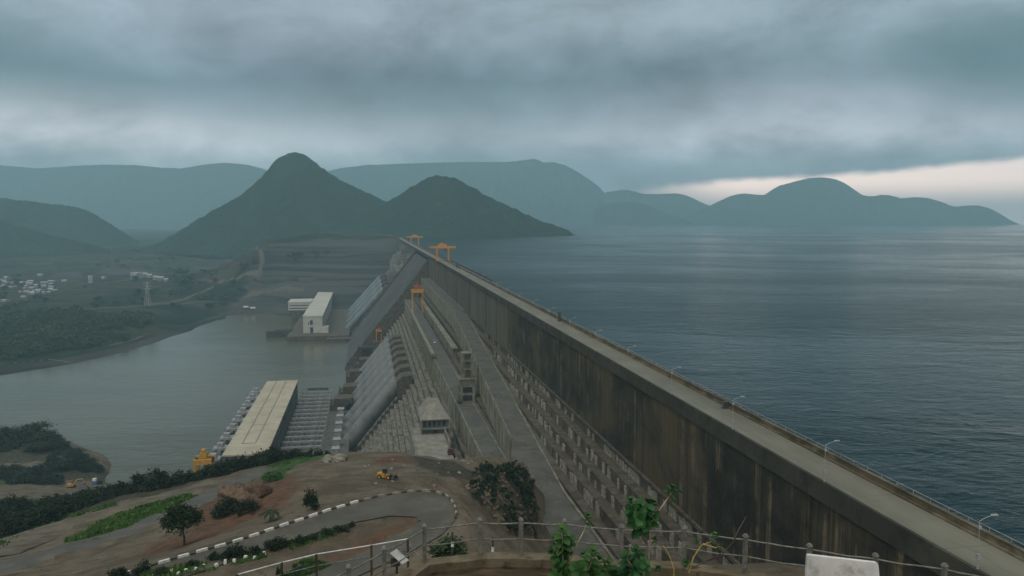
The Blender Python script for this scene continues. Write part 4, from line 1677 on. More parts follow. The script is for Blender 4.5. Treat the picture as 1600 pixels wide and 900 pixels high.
def gantry(name, label, t, s, z, span, h, girder, mat, house=M['orange'], legw=1.3, dep=9.0, group=None):
    o = dthing(name, label, 'crane', t, s, z, group)
    hs = span / 2
    for sx in (-1, 1):
        mb = MB()
        for sy in (-1, 1):
            mb.box((sx * hs, sy * dep / 2, h * .43), (legw, legw, h * .86), 0)
        mb.bx(sx * hs - legw * .45, sx * hs + legw * .45, -dep / 2, dep / 2, .6, 2.0)
        mb.bx(sx * hs - legw * .4, sx * hs + legw * .4, -dep / 2, dep / 2, h * .5, h * .5 + .9)
        build_split(mb, 'leg', mat, o)
    mb = MB()
    for sy in (-1, 1):
        mb.bx(-girder / 2, girder / 2, sy * dep / 2 - .9, sy * dep / 2 + .9, h * .78, h * .90)
        for x in (-girder / 2, girder / 2 - 1.2):
            mb.bx(x, x + 1.2, -dep / 2, dep / 2, h * .79, h * .86)
    mb.build('girder', mat, o)
    mb = MB()
    q_ = .45 if name == 'tailrace_crane' else .75
    mb.bx(-hs * q_, hs * q_, -dep * .42 * q_, dep * .42 * q_, h * .90, h * 1.03)
    mb.bx(-hs * .3, hs * .2, -dep * .2, dep * .2, h * 1.03, h * 1.10)
    mb.build('machinery_house', house, o)
    mb = MB()
    mb.bx(hs * .2, hs * .2 + 2.4, -dep / 2 - 2.2, -dep / 2 - .9, h * .62, h * .78)
    mb.build('cab', M['glass'], o)
    mb = MB()
    for sx in (-1, 1):
        for sy in (-1, 1):
            mb.tube((sx * hs - .5, sy * dep / 2, .62), (sx * hs + .5, sy * dep / 2, .62), .62, n=10)
    build_split(mb, 'wheel', M['darkmetal'], o)
    return o


v = at_z(694, 408, 0)
gantry('gantry_crane', 'bright orange gantry crane straddling the crest road, the nearer of two on the dam crest', 81.5, dam_of(v)[1], 0.02, 12.5, 18, 28, M['orange'])
v = at_z(646, 384, 0)
gantry('gantry_crane', 'hazy orange gantry crane farther along the crest road near the far end of the dam', 82.5, dam_of(v)[1], 0.02, 12.5, 18, 28, M['orange'])
gantry('gantry_crane', 'tall yellow portal crane with red top on the lower road of the dam face', TL - 3.6, 850, ZL + .02, 10.5, 29, 13, M['yellow'], M['rust'], 1.2, 7.5)
v = at(594, 527, 1010)
tt, s2 = dam_of(v)
gantry('gantry_crane', 'small orange crane with narrow legs beside the spillway side wall', tt - 2, s2 - 26, v.z - .5, 6, 15, 7, M['orange'], M['rust'], 1.2, 6)
o = dthing('crane_plinth', 'dark concrete plinth carrying the small orange crane beside the spillway', 'plinth', tt - 2, s2 - 26, v.z - 40)
mb = MB()
mb.bx(-8, 8, -8, 8, -6, 39.3)
mb.build('block', M['step'], o)
mb = MB()
mb.bx(-26, -8, -6, 6, 31, 33)
for x in (-25, -19, -13):
    mb.bx(x, x + 1.5, -5, -3.5, 0, 31)
    mb.bx(x, x + .4, -6, -5.6, 33, 37)
mb.build('walkway', M['darkmetal'], o)
v = at(318, 742, 560)
tt, s2 = dam_of(v)
yc = gantry('tailrace_crane', 'yellow tailrace gantry crane with boxy house showing above the bushes', pt0 - 10, ps0 - 8, DECK + .05, 9, 26, 11, M['yellow'], M['yellow'], 1.6, 9)

# ------------------------------------------------------------------ crest lamps
lamp = dthing('street_lamp', 'x', 'street lamp', T1 - .55, 89, .22, 'street lamps along the crest road')
mb = MB()
mb.tube((0, 0, 0), (0, 0, .5), .16, n=8)
mb.tube((0, 0, .4), (0, 0, 6.4), .048, .035, n=8)
mb.build('pole', M['greymetal'], lamp)
mb = MB()
mb.path([(0, 0, 6.3), (.5, 0, 6.6), (1.8, .0, 6.95)], .045, 6)
mb.build('arm', M['greymetal'], lamp)
mb = MB()
mb.box((2.1, 0, 7.03), (.95, .34, .16), 0, taper=.8)
mb.build('lamp_head', M['cubicle'], lamp)
mb = MB()
mb.bx(-.22, .22, -.18, .18, 1.3, 2.0)
mb.bx(-.15, .25, -.12, .12, 5.3, 5.7)
build_split(mb, 'control_box', M['cubicle'], lamp)
s_base = dam_of(at_z(1509, 893, 0))[1]
for k in range(27):
    c = lamp if k == 0 else copy_tree(lamp)
    c.location = P(T1 - .55, s_base + 35.2 * k, .22)
    if k == 0:
        c['label'] = 'nearest white headed lamp post on the crest road edge, by the bottom right corner'
    elif k < 8:
        c['label'] = ORD[k] + ' nearest lamp post counting along the crest road from the bottom right corner'
    else:
        c['label'] = 'tiny distant lamp post on the crest road edge, well beyond the eighth one'

for (px, py, hh, w, lb) in ((873, 502, 4.0, 1.3, 'dark tall post box by the parapet, halfway along the crest road'),
                            (1155, 637, 1.5, 1.3, 'dark low cabinet on the parapet, nearest of the three along the crest'),
                            (725, 418, 3.4, 2.4, 'dark cabinet on the crest just nearer than the bright orange gantry crane')):
    v = at_z(px, py, 0)
    s2 = dam_of(v)[1]
    o = dthing('utility_cabinet', lb, 'cabinet', T2 - 1.7, s2, .02)
    mb = MB()
    mb.bx(-w / 2, w / 2, -.5, .5, .1, hh)
    mb.bx(-w / 2 - .1, w / 2 + .1, -.6, .6, hh, hh + .12)
    mb.bx(-w / 2 - .06, w / 2 + .06, -.56, .56, 0, .12)
    mb.build('cabinet', M['darkmetal'], o)
    mb = MB()
    mb.bx(-w / 2 - .03, -w / 2, -.42, .42, .25, hh - .2)
    build_split(mb, 'door', M['hallwall'], o)

# ================================================================== VEGETATION


def leaf_cloud(rx, ry, rz, n_clump, per, size, seed, flat=.55, shell=.45, hang=0.0):
    rg = np.random.default_rng(seed)
    d = rg.normal(size=(n_clump, 3))
    d /= np.linalg.norm(d, axis=1)[:, None]
    r = (shell + (1 - shell) * rg.random(n_clump) ** .6)[:, None]
    d[:, 2] = np.abs(d[:, 2]) * 1.0 - .35 * rg.random(n_clump)
    lump = 1 + .28 * np.sin(d[:, :1] * 3.1 + seed) + .22 * np.cos(d[:, 1:2] * 4.3 + seed * 2)
    c = d * r * lump
    cr = .17 + .16 * rg.random(n_clump)
    p = np.repeat(c, per, 0) + rg.normal(size=(n_clump * per, 3)) * np.repeat(cr, per)[:, None] * .62
    p = p * np.array([rx, ry, rz])
    n = len(p)
    a = rg.normal(size=(n, 3))
    a[:, 2] *= flat
    a /= np.linalg.norm(a, axis=1)[:, None]
    b = rg.normal(size=(n, 3))
    b -= (b * a).sum(1)[:, None] * a
    b /= np.linalg.norm(b, axis=1)[:, None]
    s = size * (.6 + .8 * rg.random(n))[:, None]
    v = np.stack([p - a * s, p + b * s * .45, p + a * s, p - b * s * .45], 1).reshape(-1, 3)
    return v


def cloud_into(mb, v, off=(0, 0, 0), m=0):
    o = len(mb.v)
    v = v + np.array(off)
    mb.v.extend(map(tuple, v.tolist()))
    k = len(v) // 4
    mb.f.extend([(o + 4 * i, o + 4 * i + 1, o + 4 * i + 2, o + 4 * i + 3) for i in range(k)])
    mb.mi.extend([m] * k)


def make_bush(seed, mat, w=1.0, h=1.0, n=46, per=24, size=.10):
    """unit bush: radius 1, height about 1"""
    mb = MB()
    cloud_into(mb, leaf_cloud(w, w, h * .75, n, per, size, seed, shell=.30), (0, 0, h * .30))
    me = mb.mesh('bush', mat)
    return me


def make_tree(seed, mat, crown_r=1.0, height=2.0, n=60, per=30, size=.09, trunk_h=.75):
    rg = random.Random(seed)
    mb = MB()
    cloud_into(mb, leaf_cloud(crown_r, crown_r, (height - trunk_h) * .62, n, per, size, seed, shell=.35), (0, 0, trunk_h + (height - trunk_h) * .36))
    cm = mb.mesh('crown', mat)
    mb = MB()
    top = Vector((rg.uniform(-.1, .1), rg.uniform(-.1, .1), trunk_h * 1.05))
    mb.path([(0, 0, -.15), (rg.uniform(-.03, .03), 0, trunk_h * .5), top], .075, 7, r_end=.05)
    for k in range(5):
        w = k * 1.26 + rg.uniform(-.3, .3)
        q = Vector((math.cos(w) * .5 * crown_r, math.sin(w) * .5 * crown_r, trunk_h + (height - trunk_h) * rg.uniform(.3, .6)))
        mb.path([top - Vector((0, 0, .12)), top.lerp(q, .5) + Vector((0, 0, .06)), q], .045, 5, r_end=.012)
    tm = mb.mesh('trunk', M['bark'], smooth=True)
    return cm, tm


BUSH = [make_bush(s, M['leaf'], n=40 + 6 * (s % 3)) for s in range(5)]
BUSHG = [make_bush(20 + s, M['leafbright'], n=36) for s in range(2)]
TREE = [make_tree(40 + s, M['leaf2'], 1.0, 1.9 + .2 * s, n=64) for s in range(4)]
FARTREE = []
for s in range(5):
    mbx = MB()
    cloud_into(mbx, leaf_cloud(.55, .55, .42, 20, 9, .16, 70 + s, shell=.3), (0, 0, .50))
    mbx.tube((0, 0, -.1), (0, 0, .5), .05, .03, n=5)
    FARTREE.append(mbx.mesh('tree', M['leaffar']))


def put(mesh, name, loc, sc, label, cat, group=None, rz=None):
    o = bpy.data.objects.new(name, mesh)
    COL.objects.link(o)
    o.location = loc
    o.scale = sc if isinstance(sc, tuple) else (sc, sc, sc)
    o.rotation_euler = (0, 0, random.uniform(0, 6.28) if rz is None else rz)
    return tag(o, label, cat, group)


def put_tree(kind, loc, sc, label, group=None, name='tree'):
    cm, tm = kind
    t = thing(name, label, 'tree', loc, random.uniform(0, 6.28), group)
    t.scale = sc if isinstance(sc, tuple) else (sc, sc, sc)
    for n_, me in (('crown', cm), ('trunk', tm)):
        o = bpy.data.objects.new(n_, me)
        COL.objects.link(o)
        o.parent = t
    return t


rg = random.Random(31)
# hedge along the brow of the hill
hedge = [(205, 768, 3.6), (222, 764, 6.2), (238, 762, 6.4), (252, 760, 5.2), (268, 757, 4.2), (282, 753, 4.6), (296, 750, 4.4), (312, 748, 4.4), (327, 744, 4.0), (340, 741, 4.4),
         (352, 738, 5.6), (364, 734, 5.0), (377, 731, 4.6), (389, 729, 4.4), (400, 726, 5.4), (411, 724, 4.6), (422, 722, 4.8), (434, 719, 4.0), (446, 716, 3.2), (458, 714, 3.0),
         (470, 712, 2.6), (484, 711, 2.4), (498, 710, 2.4), (512, 710, 2.0)]
for i, (px, py, hh) in enumerate(hedge):
    p = near_pt(px, py + 2)
    put(rg.choice(BUSH), 'bush', p + Vector((0, 0, -.2)), (hh * rg.uniform(.62, .85), hh * .7, hh * rg.uniform(.85, 1.1)),
        'dark rounded bush in the hedge on the hill brow above the near powerhouse', 'bush', 'hedge bushes on the hill brow')
# dark thicket on the lower brow
for i in range(105):
    px = rg.uniform(-20, 205)
    py = 838 - .36 * px + rg.uniform(-46 + .24 * max(px, 0), 3)
    p = near_pt(px, py)
    hh = rg.uniform(3.0, 6.2) * (1 - .0018 * max(px, 0))
    put(rg.choice(BUSH), 'bush', p + Vector((0, 0, -.3)), (hh * .85, hh * .85, hh * rg.uniform(.8, 1.05)),
        'dark bush in the thicket between the dirt road and the river spit', 'bush', 'thicket bushes above the river spit')
# spit by the river
for (px, py, r, h) in [(50, 690, 11, 13), (32, 694, 8, 9), (70, 697, 9, 10), (8, 692, 9, 10), (-14, 694, 9, 10), (86, 706, 8, 8), (60, 706, 8, 7)]:
    p = near_pt(px, py, 300)
    put_tree(rg.choice(TREE), p, (r, r, h * .55), 'broad dark tree crowning the spit of land beside the brown river', 'trees on the river spit')
for i in range(230):
    px = rg.uniform(-8, 182)
    py = rg.uniform(680, 756)
    if py < max(678, 684 + (px - 90) * .72) or (px < 75 and 706 < py < 734) or (90 < px < 150 and py > 736):
        continue
    p = near_pt(px, py, 300)
    if p.z < -138.5:
        continue
    hh = rg.uniform(3.0, 8) * (.7 if px > 120 else 1)
    put(rg.choice(BUSH), 'bush', p + Vector((0, 0, -.3)), (hh, hh, hh * .8), 'dark scrub bush on the slope of the river spit', 'bush', 'scrub bushes on the river spit')

# lone tree, shrubs along the loop road
p = near_pt(288, 852)
t1 = make_tree(91, M['leaf2'], 1.0, 1.75, n=150, per=34, size=.085, trunk_h=.72)
put_tree(t1, p, (2.8, 2.8, 3.7), 'lone round headed tree with bare trunk on the brown verge below the loop road')
for i, (px, py, h, w, bright, lb) in enumerate([(487, 797, 3.6, 1.4, 0, 'upright leafy green shrub on the bare slope above the kerb'), (427, 752, 2.6, 2.4, 1, 'low bright green shrub at the end of the road above the hedge'),
                                     (360, 800, 2.4, 3.0, 0, 'dark shrub against the foot of the red brown outcrop'), (345, 806, 2.2, 2.2, 0, 'smaller dark shrub by the lower end of the red brown outcrop'),
                                     (389, 800, 2.2, 2.2, 0, 'dark shrub under the overhang of the red brown outcrop')]):
    put(BUSHG[i % 2] if bright else BUSH[i % 5], 'shrub', near_pt(px, py) + Vector((0, 0, -.1)), (w, w, h), lb, 'shrub')
k = 0
for (px, py, h, w) in [(222, 895, 2.9, 1.7), (187, 903, 2.6, 1.8), (252, 897, 1.6, 1.2), (333, 874, 2.2, 1.3), (356, 872, 2.6, 1.6), (372, 868, 2.9, 1.8), (400, 865, 2.2, 1.2), (427, 858, 2.6, 1.6), (441, 853, 2.2, 1.5),
                       (466, 849, 2.0, 1.4), (487, 842, 1.6, 1.5), (511, 834, 1.5, 1.6), (534, 828, 1.3, 1.6), (550, 822, 1.6, .7), (300, 884, 1.7, 1.4), (478, 893, 1.4, 1.8), (462, 897, 1.3, 1.8)]:
    q = at_z(px, py, ROAD_Z)
    put(BUSH[k % 5], 'shrub', (q.x, q.y, float(near_z(q.x, q.y)) - .05), (w * .72, w * .72, h * .58), 'small dark garden shrub in the planted strip inside the loop road', 'shrub',
        'shrubs in the strip beside the loop road')
    k += 1
# little palm on the red bank
p = near_pt(422, 815)
pm = thing('palm_tree', 'small dark palm with drooping fronds on the red brown bank above the kerb', 'palm', p)
mb = MB()
mb.tube((0, 0, -.2), (.08, 0, 1.7), .13, .10, n=7)
mb.build('trunk', M['bark'], pm)
mb = MB()
for i in range(14):
    w = i * .45 + (i % 2) * .2
    L = 1.5 + .3 * (i % 3)
    c, s = math.cos(w), math.sin(w)
    pts = [Vector((.08 + c * L * t, s * L * t, 1.7 + .9 * t * (1 - (i % 2) * .4) - 1.5 * t * t)) for t in (0, .3, .6, .85, 1)]
    sd = Vector((-s, c, 0))
    rows = [[q - sd * wd - Vector((0, 0, wd * .5)), q, q + sd * wd - Vector((0, 0, wd * .5))] for q, wd in zip(pts, (.05, .26, .28, .18, .03))]
    mb.loft(rows, closed=False)
mb.build('crown', M['leaf2'], pm)


# grass on the green patches and the planted strip (stuff)
def grass_on(polys, n, h, seed, name='grass'):
    r2 = np.random.default_rng(seed)
    mbx = MB()
    V = []
    for pxs in polys:
        pl = np.array([tuple(near_pt(*q))[:2] for q in pxs])
        x0, y0 = pl.min(0)
        x1, y1 = pl.max(0)
        x = r2.uniform(x0, x1, n)
        y = r2.uniform(y0, y1, n)
        keep = inside(pl, x, y) & (fbm(x / 3, y / 3, 3, seed) > -.18)
        x, y = x[keep], y[keep]
        z = near_z(x, y)
        w = r2.uniform(0, 3.14, len(x))
        hh = h * r2.uniform(.4, 1.3, len(x)) * (1 + 1.2 * np.clip(fbm(x / 4, y / 4, 3, seed + 2), -.4, .6))
        wd = hh * .45
        dx, dy = np.cos(w) * wd, np.sin(w) * wd
        lx, ly = r2.normal(0, .3, len(x)) * hh, r2.normal(0, .3, len(x)) * hh
        V.append(np.stack([np.stack([x - dx, y - dy, z - .05], -1), np.stack([x + dx, y + dy, z - .05], -1), np.stack([x + lx + dx * .3, y + ly + dy * .3, z + hh], -1),
                           np.stack([x + lx - dx * .3, y + ly - dy * .3, z + hh], -1)], 1).reshape(-1, 3))
    cloud_into(mbx, np.concatenate(V))
    return tag(mbx.build(name, M['grass']), kind='stuff')


grass_on([[(100, 845), (165, 812), (250, 784), (298, 773), (308, 778), (262, 803), (200, 830), (130, 850)]], 26000, .55, 3)
grass_on([[(405, 750), (418, 729), (455, 713), (500, 711), (490, 716), (462, 727), (438, 750)]], 9000, .3, 4)
grass_on([[(200, 903), (330, 878), (430, 855), (545, 820), (552, 823), (520, 840), (430, 868), (330, 893), (260, 908)]], 12000, .35, 5)
grass_on([[(420, 905), (470, 880), (490, 878), (520, 885), (470, 905)], [(0, 846), (95, 806), (185, 786), (186, 792), (95, 816), (0, 862)]], 7000, .5, 6)

# white edging stones in the planted strip
st = MB()
st.box((0, 0, .16), (.42, .3, .38), 0, taper=.7)
stm = st.mesh('edging_stone', M['whitepaint'])
for px, py in [(240, 900), (268, 894), (290, 893), (318, 884), (338, 884), (352, 879), (366, 877), (384, 872), (398, 872), (412, 866), (306, 890), (279, 897)]:
    q = at_z(px, py, ROAD_Z)
    put(stm, 'edging_stone', (q.x, q.y, float(near_z(q.x, q.y))), rg.uniform(.8, 1.5), 'small white edging stone in the planted strip beside the loop road', 'stone', 'white edging stones by the loop road')

# mound of broken stone and shrubs beside the ramp road
MP = np.array([tuple(near_pt(*q) if q[1] != 724 else at(815, 724, 257))[:2] for q in [(738, 760), (760, 742), (785, 728), (815, 724), (828, 745), (836, 775), (841, 805), (838, 832), (815, 838), (792, 834), (768, 806), (748, 785)]])
mc = MP.mean(0)
mo = thing('stone_mound', 'mound of reddish broken stone overgrown with dark shrubs beside the ramp road', 'stone mound', (mc[0], mc[1], 0))
x0, y0 = MP.min(0) - 3
x1, y1 = MP.max(0) + 3
gx, gy = np.meshgrid(np.linspace(x0, x1, 60), np.linspace(y0, y1, 90))


def mound_z(x, y):
    d = dist_poly(MP, x, y)
    d = np.where(inside(MP, x, y), d, -d)
    dome = 3.6 * np.clip((d + .5) / 6, 0, 1) ** .6
    return near_z(x, y) - .4 + dome + np.where(d > 0, fbm(x / 2.5, y / 2.5, 4, 12) * 1.6, 0)


mb = MB()
mb.grid(gx, gy, mound_z(gx, gy))
mb.build('mound', M['rockdark'], mo, (mc[0], mc[1], 0), smooth=True)
r2 = np.random.default_rng(9)
mb = MB()
xs = r2.uniform(x0, x1, 1500)
ys_ = r2.uniform(y0, y1, 1500)
kp = inside(MP, xs, ys_) & (fbm(xs / 5, ys_ / 5, 3, 3) > -.12)
for x, y, z in zip(xs[kp], ys_[kp], mound_z(xs[kp], ys_[kp])):
    s = rg.uniform(.25, .62)
    mb.box((x, y, z + rg.uniform(.3, .9)), (s * rg.uniform(.7, 1.5), s, s * .8), rg.uniform(0, 3), taper=.6)
tag(mb.build('stone', M['stone'], mo, (mc[0], mc[1], 0)), kind='stuff')
mb = MB()
for i in range(300):
    x, y = rg.uniform(x0, x1), rg.uniform(y0, y1)
    if inside(MP, np.array([x]), np.array([y]))[0]:
        big = fbm(np.array([x / 6]), np.array([y / 6]), 2, 33)[0] > -.05
        s = rg.uniform(.9, 2.0) if big else rg.uniform(.4, .9)
        cloud_into(mb, leaf_cloud(s, s, s * .8, 9, 18, .34, 300 + i), (x, y, float(mound_z(np.array([x]), np.array([y]))[0]) + s * .45))
mb.build('foliage', M['leaf2'], mo, (mc[0], mc[1], 0))


def boulder(name, loc, rx, ry, rz_, mat, label, cat='rock', seed=1, group=None):
    mbx = MB()
    nu, nv = 40, 24
    rows = []
    for j in range(nv + 1):
        ph_ = math.pi * j / nv
        row = []
        for i in range(nu):
            w = 2 * math.pi * i / nu
            d = Vector((math.sin(ph_) * math.cos(w), math.sin(ph_) * math.sin(w), math.cos(ph_)))
            k_ = 1 + .55 * float(fbm(d.x * 1.7 + seed * 5 + d.z, d.y * 1.7 + d.z * 1.3, 5, seed))
            row.append((d.x * rx * k_, d.y * ry * k_, d.z * rz_ * k_))
        rows.append(row)
    mbx.loft(rows, closed=True, caps=False)
    o = mbx.build(name, mat, smooth=True)
    o.location = loc
    return tag(o, label, cat, group)


boulder('rock_outcrop', near_pt(374, 792) + Vector((0, 3, .8)), 5.6, 4.6, 3.5, M['boulder'], 'big red brown earth outcrop above the lone tree between road and bank', seed=3)
boulder('rock', near_pt(512, 722) + Vector((0, 0, .6)), 1.9, 1.6, 1.5, M['pad'], 'pale boulder in the grass at the brow, the smaller of two', seed=5)
boulder('rock', near_pt(528, 722) + Vector((0, 0, .6)), 2.6, 1.6, 1.5, M['pad'], 'pale boulder at the brow, the larger of two beside the grass', seed=6)
for i in range(26):
    px, py = rg.uniform(560, 740), rg.uniform(716, 765)
    s = rg.uniform(.2, .6)
    boulder('rubble_stone', near_pt(px, py), s, s, s * .7, M['pad'] if i % 3 else M['stone'], 'loose pale stone lying on the earth around the yellow loader', 'stone', seed=i, group='loose stones round the loader')

# ------------------------------------------------------------------ far bank: wood, trees, settlement, pylon
mb = MB()
r2 = np.random.default_rng(5)
WP = np.array([tuple(far_pt(*q))[:2] for q in [(-160, 560), (-160, 492), (0, 484), (108, 480), (118, 490), (215, 490), (236, 502), (200, 532), (120, 548), (40, 560), (0, 566)]])
x0, y0 = WP.min(0)
x1, y1 = WP.max(0)
xs = r2.uniform(x0, x1, 5200)
ys_ = r2.uniform(y0, y1, 5200)
kp = inside(WP, xs, ys_) & (fbm(xs / 90, ys_ / 90, 4, 77) > -.13)
xs, ys_ = xs[kp], ys_[kp]
zs = far_z(xs, ys_)
LC = [leaf_cloud(5.5, 5.5, 4.6, 14, 7, 1.9, 500 + i, shell=.3) for i in range(6)]
for i, (x, y, z) in enumerate(zip(xs, ys_, zs)):
    s = rg.uniform(.55, 1.25)
    cloud_into(mb, LC[i % 6] * s, (x, y, z + 4.0 * s))
tag(mb.build('woodland', M['leaffar']), kind='stuff')
n_t = 0
for i in range(420):
    px, py = rg.uniform(-10, 520), rg.uniform(396, 522)
    if py > 560 - .23 * px - (8 if px < 300 else 0) or (px > 430 and py > 420) or (px < 230 and py > 486):
        continue
    if fbm(np.array([px / 30.]), np.array([py / 9.]), 3, 8)[0] < .02:
        continue
    p = far_pt(px, py)
    if p.y > 5000 or p.z < -137.5 or n_t >= 130:
        continue
    n_t += 1
    s = rg.uniform(9, 17)
    put(rg.choice(FARTREE), 'tree', p, (s, s, s * rg.uniform(.7, 1.0)), 'small dark scattered tree on the fields and banks across the river', 'tree', 'scattered trees across the river')
for px, py, s in [(278, 446, 26), (288, 448, 28), (270, 440, 22), (296, 440, 24), (284, 432, 24), (152, 474, 17), (175, 476, 13), (222, 472, 14), (238, 505, 20), (206, 508, 18), (228, 498, 18)]:
    put(rg.choice(FARTREE), 'tree', far_pt(px, py), (s, s, s * .9), 'tall dense tree in the clump across the river below the conical hill', 'tree', 'dense trees across the river')

hs = 0


def house(px, py, w_px, h_px, lb, group=None, flat=False, dr=1.6):
    p = far_pt(px, py)
    k_ = p.y / F_PX
    w, h = w_px * k_, h_px * k_
    o = thing('house', lb, 'house', p, R(rg.uniform(-25, 25)), group)
    mbx = MB()
    mbx.bx(-w / 2, w / 2, 0, w * dr * .5, -2, h * (.95 if flat else .72))
    mbx.build('wall', M['housewall'], o)
    mbx = MB()
    D = w * dr * .5
    if flat:
        mbx.bx(-w / 2 - .4, w / 2 + .4, -.4, D + .4, h * .95, h)
    else:
        e = .6
        mbx.add([(-w / 2 - e, -e, h * .70), (w / 2 + e, -e, h * .70), (w / 2 + e, D + e, h * .70), (-w / 2 - e, D + e, h * .70), (-w / 2 - e, D / 2, h), (w / 2 + e, D / 2, h)],
                [(0, 1, 5, 4), (2, 3, 4, 5), (1, 2, 5), (3, 0, 4), (3, 2, 1, 0)])
    mbx.build('roof', M['houseroof'] if not flat else M['roof_far'], o)
    for i_ in range(2):
        mbx = MB()
        x = -w * .25 + i_ * w * .5
        mbx.bx(x - w * .07, x + w * .07, -.25, -.02, h * .25, h * .5)
        mbx.build('window', M['glass'], o)
    return o


house(141, 442, 6, 11, 'tall white block house standing alone in the valley across the river', flat=True)
house(209, 435, 14, 9, 'largest white building of the row below the conical hill', flat=True)
for i, (px, py, w, h) in enumerate([(225, 433, 8, 7), (233, 434, 7, 6), (243, 437, 8, 6), (251, 438, 8, 6), (259, 440, 6, 5)]):
    house(px, py, w, h, 'small white building in the row below the conical hill across the river', 'white buildings below the conical hill')
for i in range(62):
    px, py = rg.uniform(-18, 90), rg.uniform(436, 472)
    if py > 474 - .18 * max(px, 0) or (px > 50 and py < 438):
        continue
    house(px, py, rg.uniform(4, 11), rg.uniform(2.6, 5), 'low pale house in the riverside settlement across the water', 'houses of the riverside settlement')
for px, py in [(62, 432), (100, 441), (160, 436), (68, 449)]:
    house(px, py, 7, 4, 'low grey roofed shed on the dark yard across the river', 'sheds across the river')

p = far_pt(231, 478)
sc = p.y / F_PX
H_ = 38 * sc
py_ = thing('power_pylon', 'tall thin lattice power pylon standing across the river', 'pylon', p)
mb = MB()
b0 = H_ * .10
for sx in (-1, 1):
    for sy in (-1, 1):
        mb.tube((sx * b0, sy * b0, 0), (sx * b0 * .15, sy * b0 * .15, H_), .5, .3, n=4)
for k in range(8):
    z0, z1 = H_ * k / 8, H_ * (k + 1) / 8
    r0, r1 = b0 * (1 - .85 * k / 8), b0 * (1 - .85 * (k + 1) / 8)
    for sy in (-1, 1):
        mb.tube((-r0, sy * r0, z0), (r1, sy * r1, z1), .25, n=4)
        mb.tube((r0, sy * r0, z0), (-r1, sy * r1, z1), .25, n=4)
mb.build('lattice_tower', M['greymetal'], py_)
for k in range(3):
    mb = MB()
    z = H_ * (.70 + .12 * k)
    mb.bx(-H_ * .16, H_ * .16, -.5, .5, z, z + .9)
    mb.build('cross_arm', M['greymetal'], py_)

# ------------------------------------------------------------------ vehicles


def wheel_set(o, xs_, ys_w, r, w, hub='greymetal'):
    for x in xs_:
        for y in ys_w:
            mbx = MB()
            mbx.tube((x, y - w / 2, r), (x, y + w / 2, r), r, n=16)
            wo = mbx.build('wheel', M['rubber'], o)
            mbx = MB()
            s = 1 if y > 0 else -1
            mbx.tube((x, y + s * w * .5, r), (x, y + s * (w * .5 + .03), r), r * .55, n=12)
            mbx.build('rim', M[hub], wo)


p = near_pt(603, 748)
LD_S = .66
ld = thing('wheel_loader', 'muddy yellow wheel loader parked on the bare earth above the loop road', 'wheel loader', p + Vector((0, 0, .02)), R(-12))
mb = MB()
mb.loft([[(-3.0, y, .75) for y in (-.9, .9)] + [(-3.0, y, 2.0) for y in (.85, -.85)], [(-1.2, y, .7) for y in (-1.0, 1.0)] + [(-1.2, y, 2.25) for y in (.95, -.95)],
         [(-.2, y, .7) for y in (-1.0, 1.0)] + [(-.2, y, 2.1) for y in (.95, -.95)]])
mb.bx(-.2, 1.4, -.55, .55, .6, 1.5)
mb.build('body', M['yellow'], ld)
mb = MB()
mb.box((-.35, 0, 2.75), (1.4, 1.5, 1.3), 0, taper=.86)
mb.bx(-1.05, .35, -.75, .75, 3.38, 3.52)
mb.build('cab', M['glass'], ld)
mb = MB()
for y in (-.55, .55):
    mb.path([(1.0, y, 1.5), (2.2, y, 1.5), (3.2, y, .7)], .16, 6)
mb.bx(2.1, 2.3, -.55, .55, 1.35, 1.6)
mb.build('arm', M['darkmetal'], ld)
mb = MB()
mb.add([(3.1, -1.35, .15), (4.3, -1.35, .1), (3.3, -1.35, 1.35), (3.1, 1.35, .15), (4.3, 1.35, .1), (3.3, 1.35, 1.35)],
       [(0, 1, 2), (5, 4, 3), (0, 3, 4, 1), (2, 5, 3, 0)])
mb.build('bucket', M['darkmetal'], ld)
wheel_set(ld, (-2.0, 1.3), (-1.05, 1.05), .78, .5, 'yellow')
ld.scale = (LD_S, LD_S, LD_S)

p = near_pt(112, 762, 300)
exv = thing('excavator', 'yellow tracked excavator with raised boom on the gravel of the river spit', 'excavator', p, R(20))
mb = MB()
for y in (-1.3, 1.3):
    mb.bx(-2.2, 2.2, y - .35, y + .35, .1, 1.0)
    mb.tube((-2.2, y - .35, .55), (-2.2, y + .35, .55), .45, n=12)
    mb.tube((2.2, y - .35, .55), (2.2, y + .35, .55), .45, n=12)
mb.bx(-1, 1, -1.3, 1.3, .6, 1.1)
mb.build('track', M['rubber'], exv)
mb = MB()
mb.box((-.7, 0, 1.9), (3.8, 2.7, 1.5), 0, taper=.92)
mb.build('body', M['yellow'], exv)
mb = MB()
mb.box((.6, .8, 2.9), (1.5, 1.1, 1.5), 0, taper=.85)
mb.build('cab', M['glass'], exv)
mb = MB()
mb.path([(1.0, -.2, 2.2), (3.4, -.2, 5.0), (6.4, -.2, 5.4)], .38, 6, r_end=.28)
mb.path([(6.2, -.2, 5.6), (8.0, -.2, 2.4)], .30, 6, r_end=.2)
mb.build('arm', M['yellow'], exv)
mb = MB()
mb.add([(7.6, -.8, 2.5), (8.5, -.8, 2.4), (8.2, -.8, 1.2), (7.2, -.8, 1.5), (7.6, .4, 2.5), (8.5, .4, 2.4), (8.2, .4, 1.2), (7.2, .4, 1.5)],
       [(0, 1, 2, 3), (7, 6, 5, 4), (0, 4, 5, 1), (1, 5, 6, 2), (2, 6, 7, 3)])
mb.build('bucket', M['darkmetal'], exv)


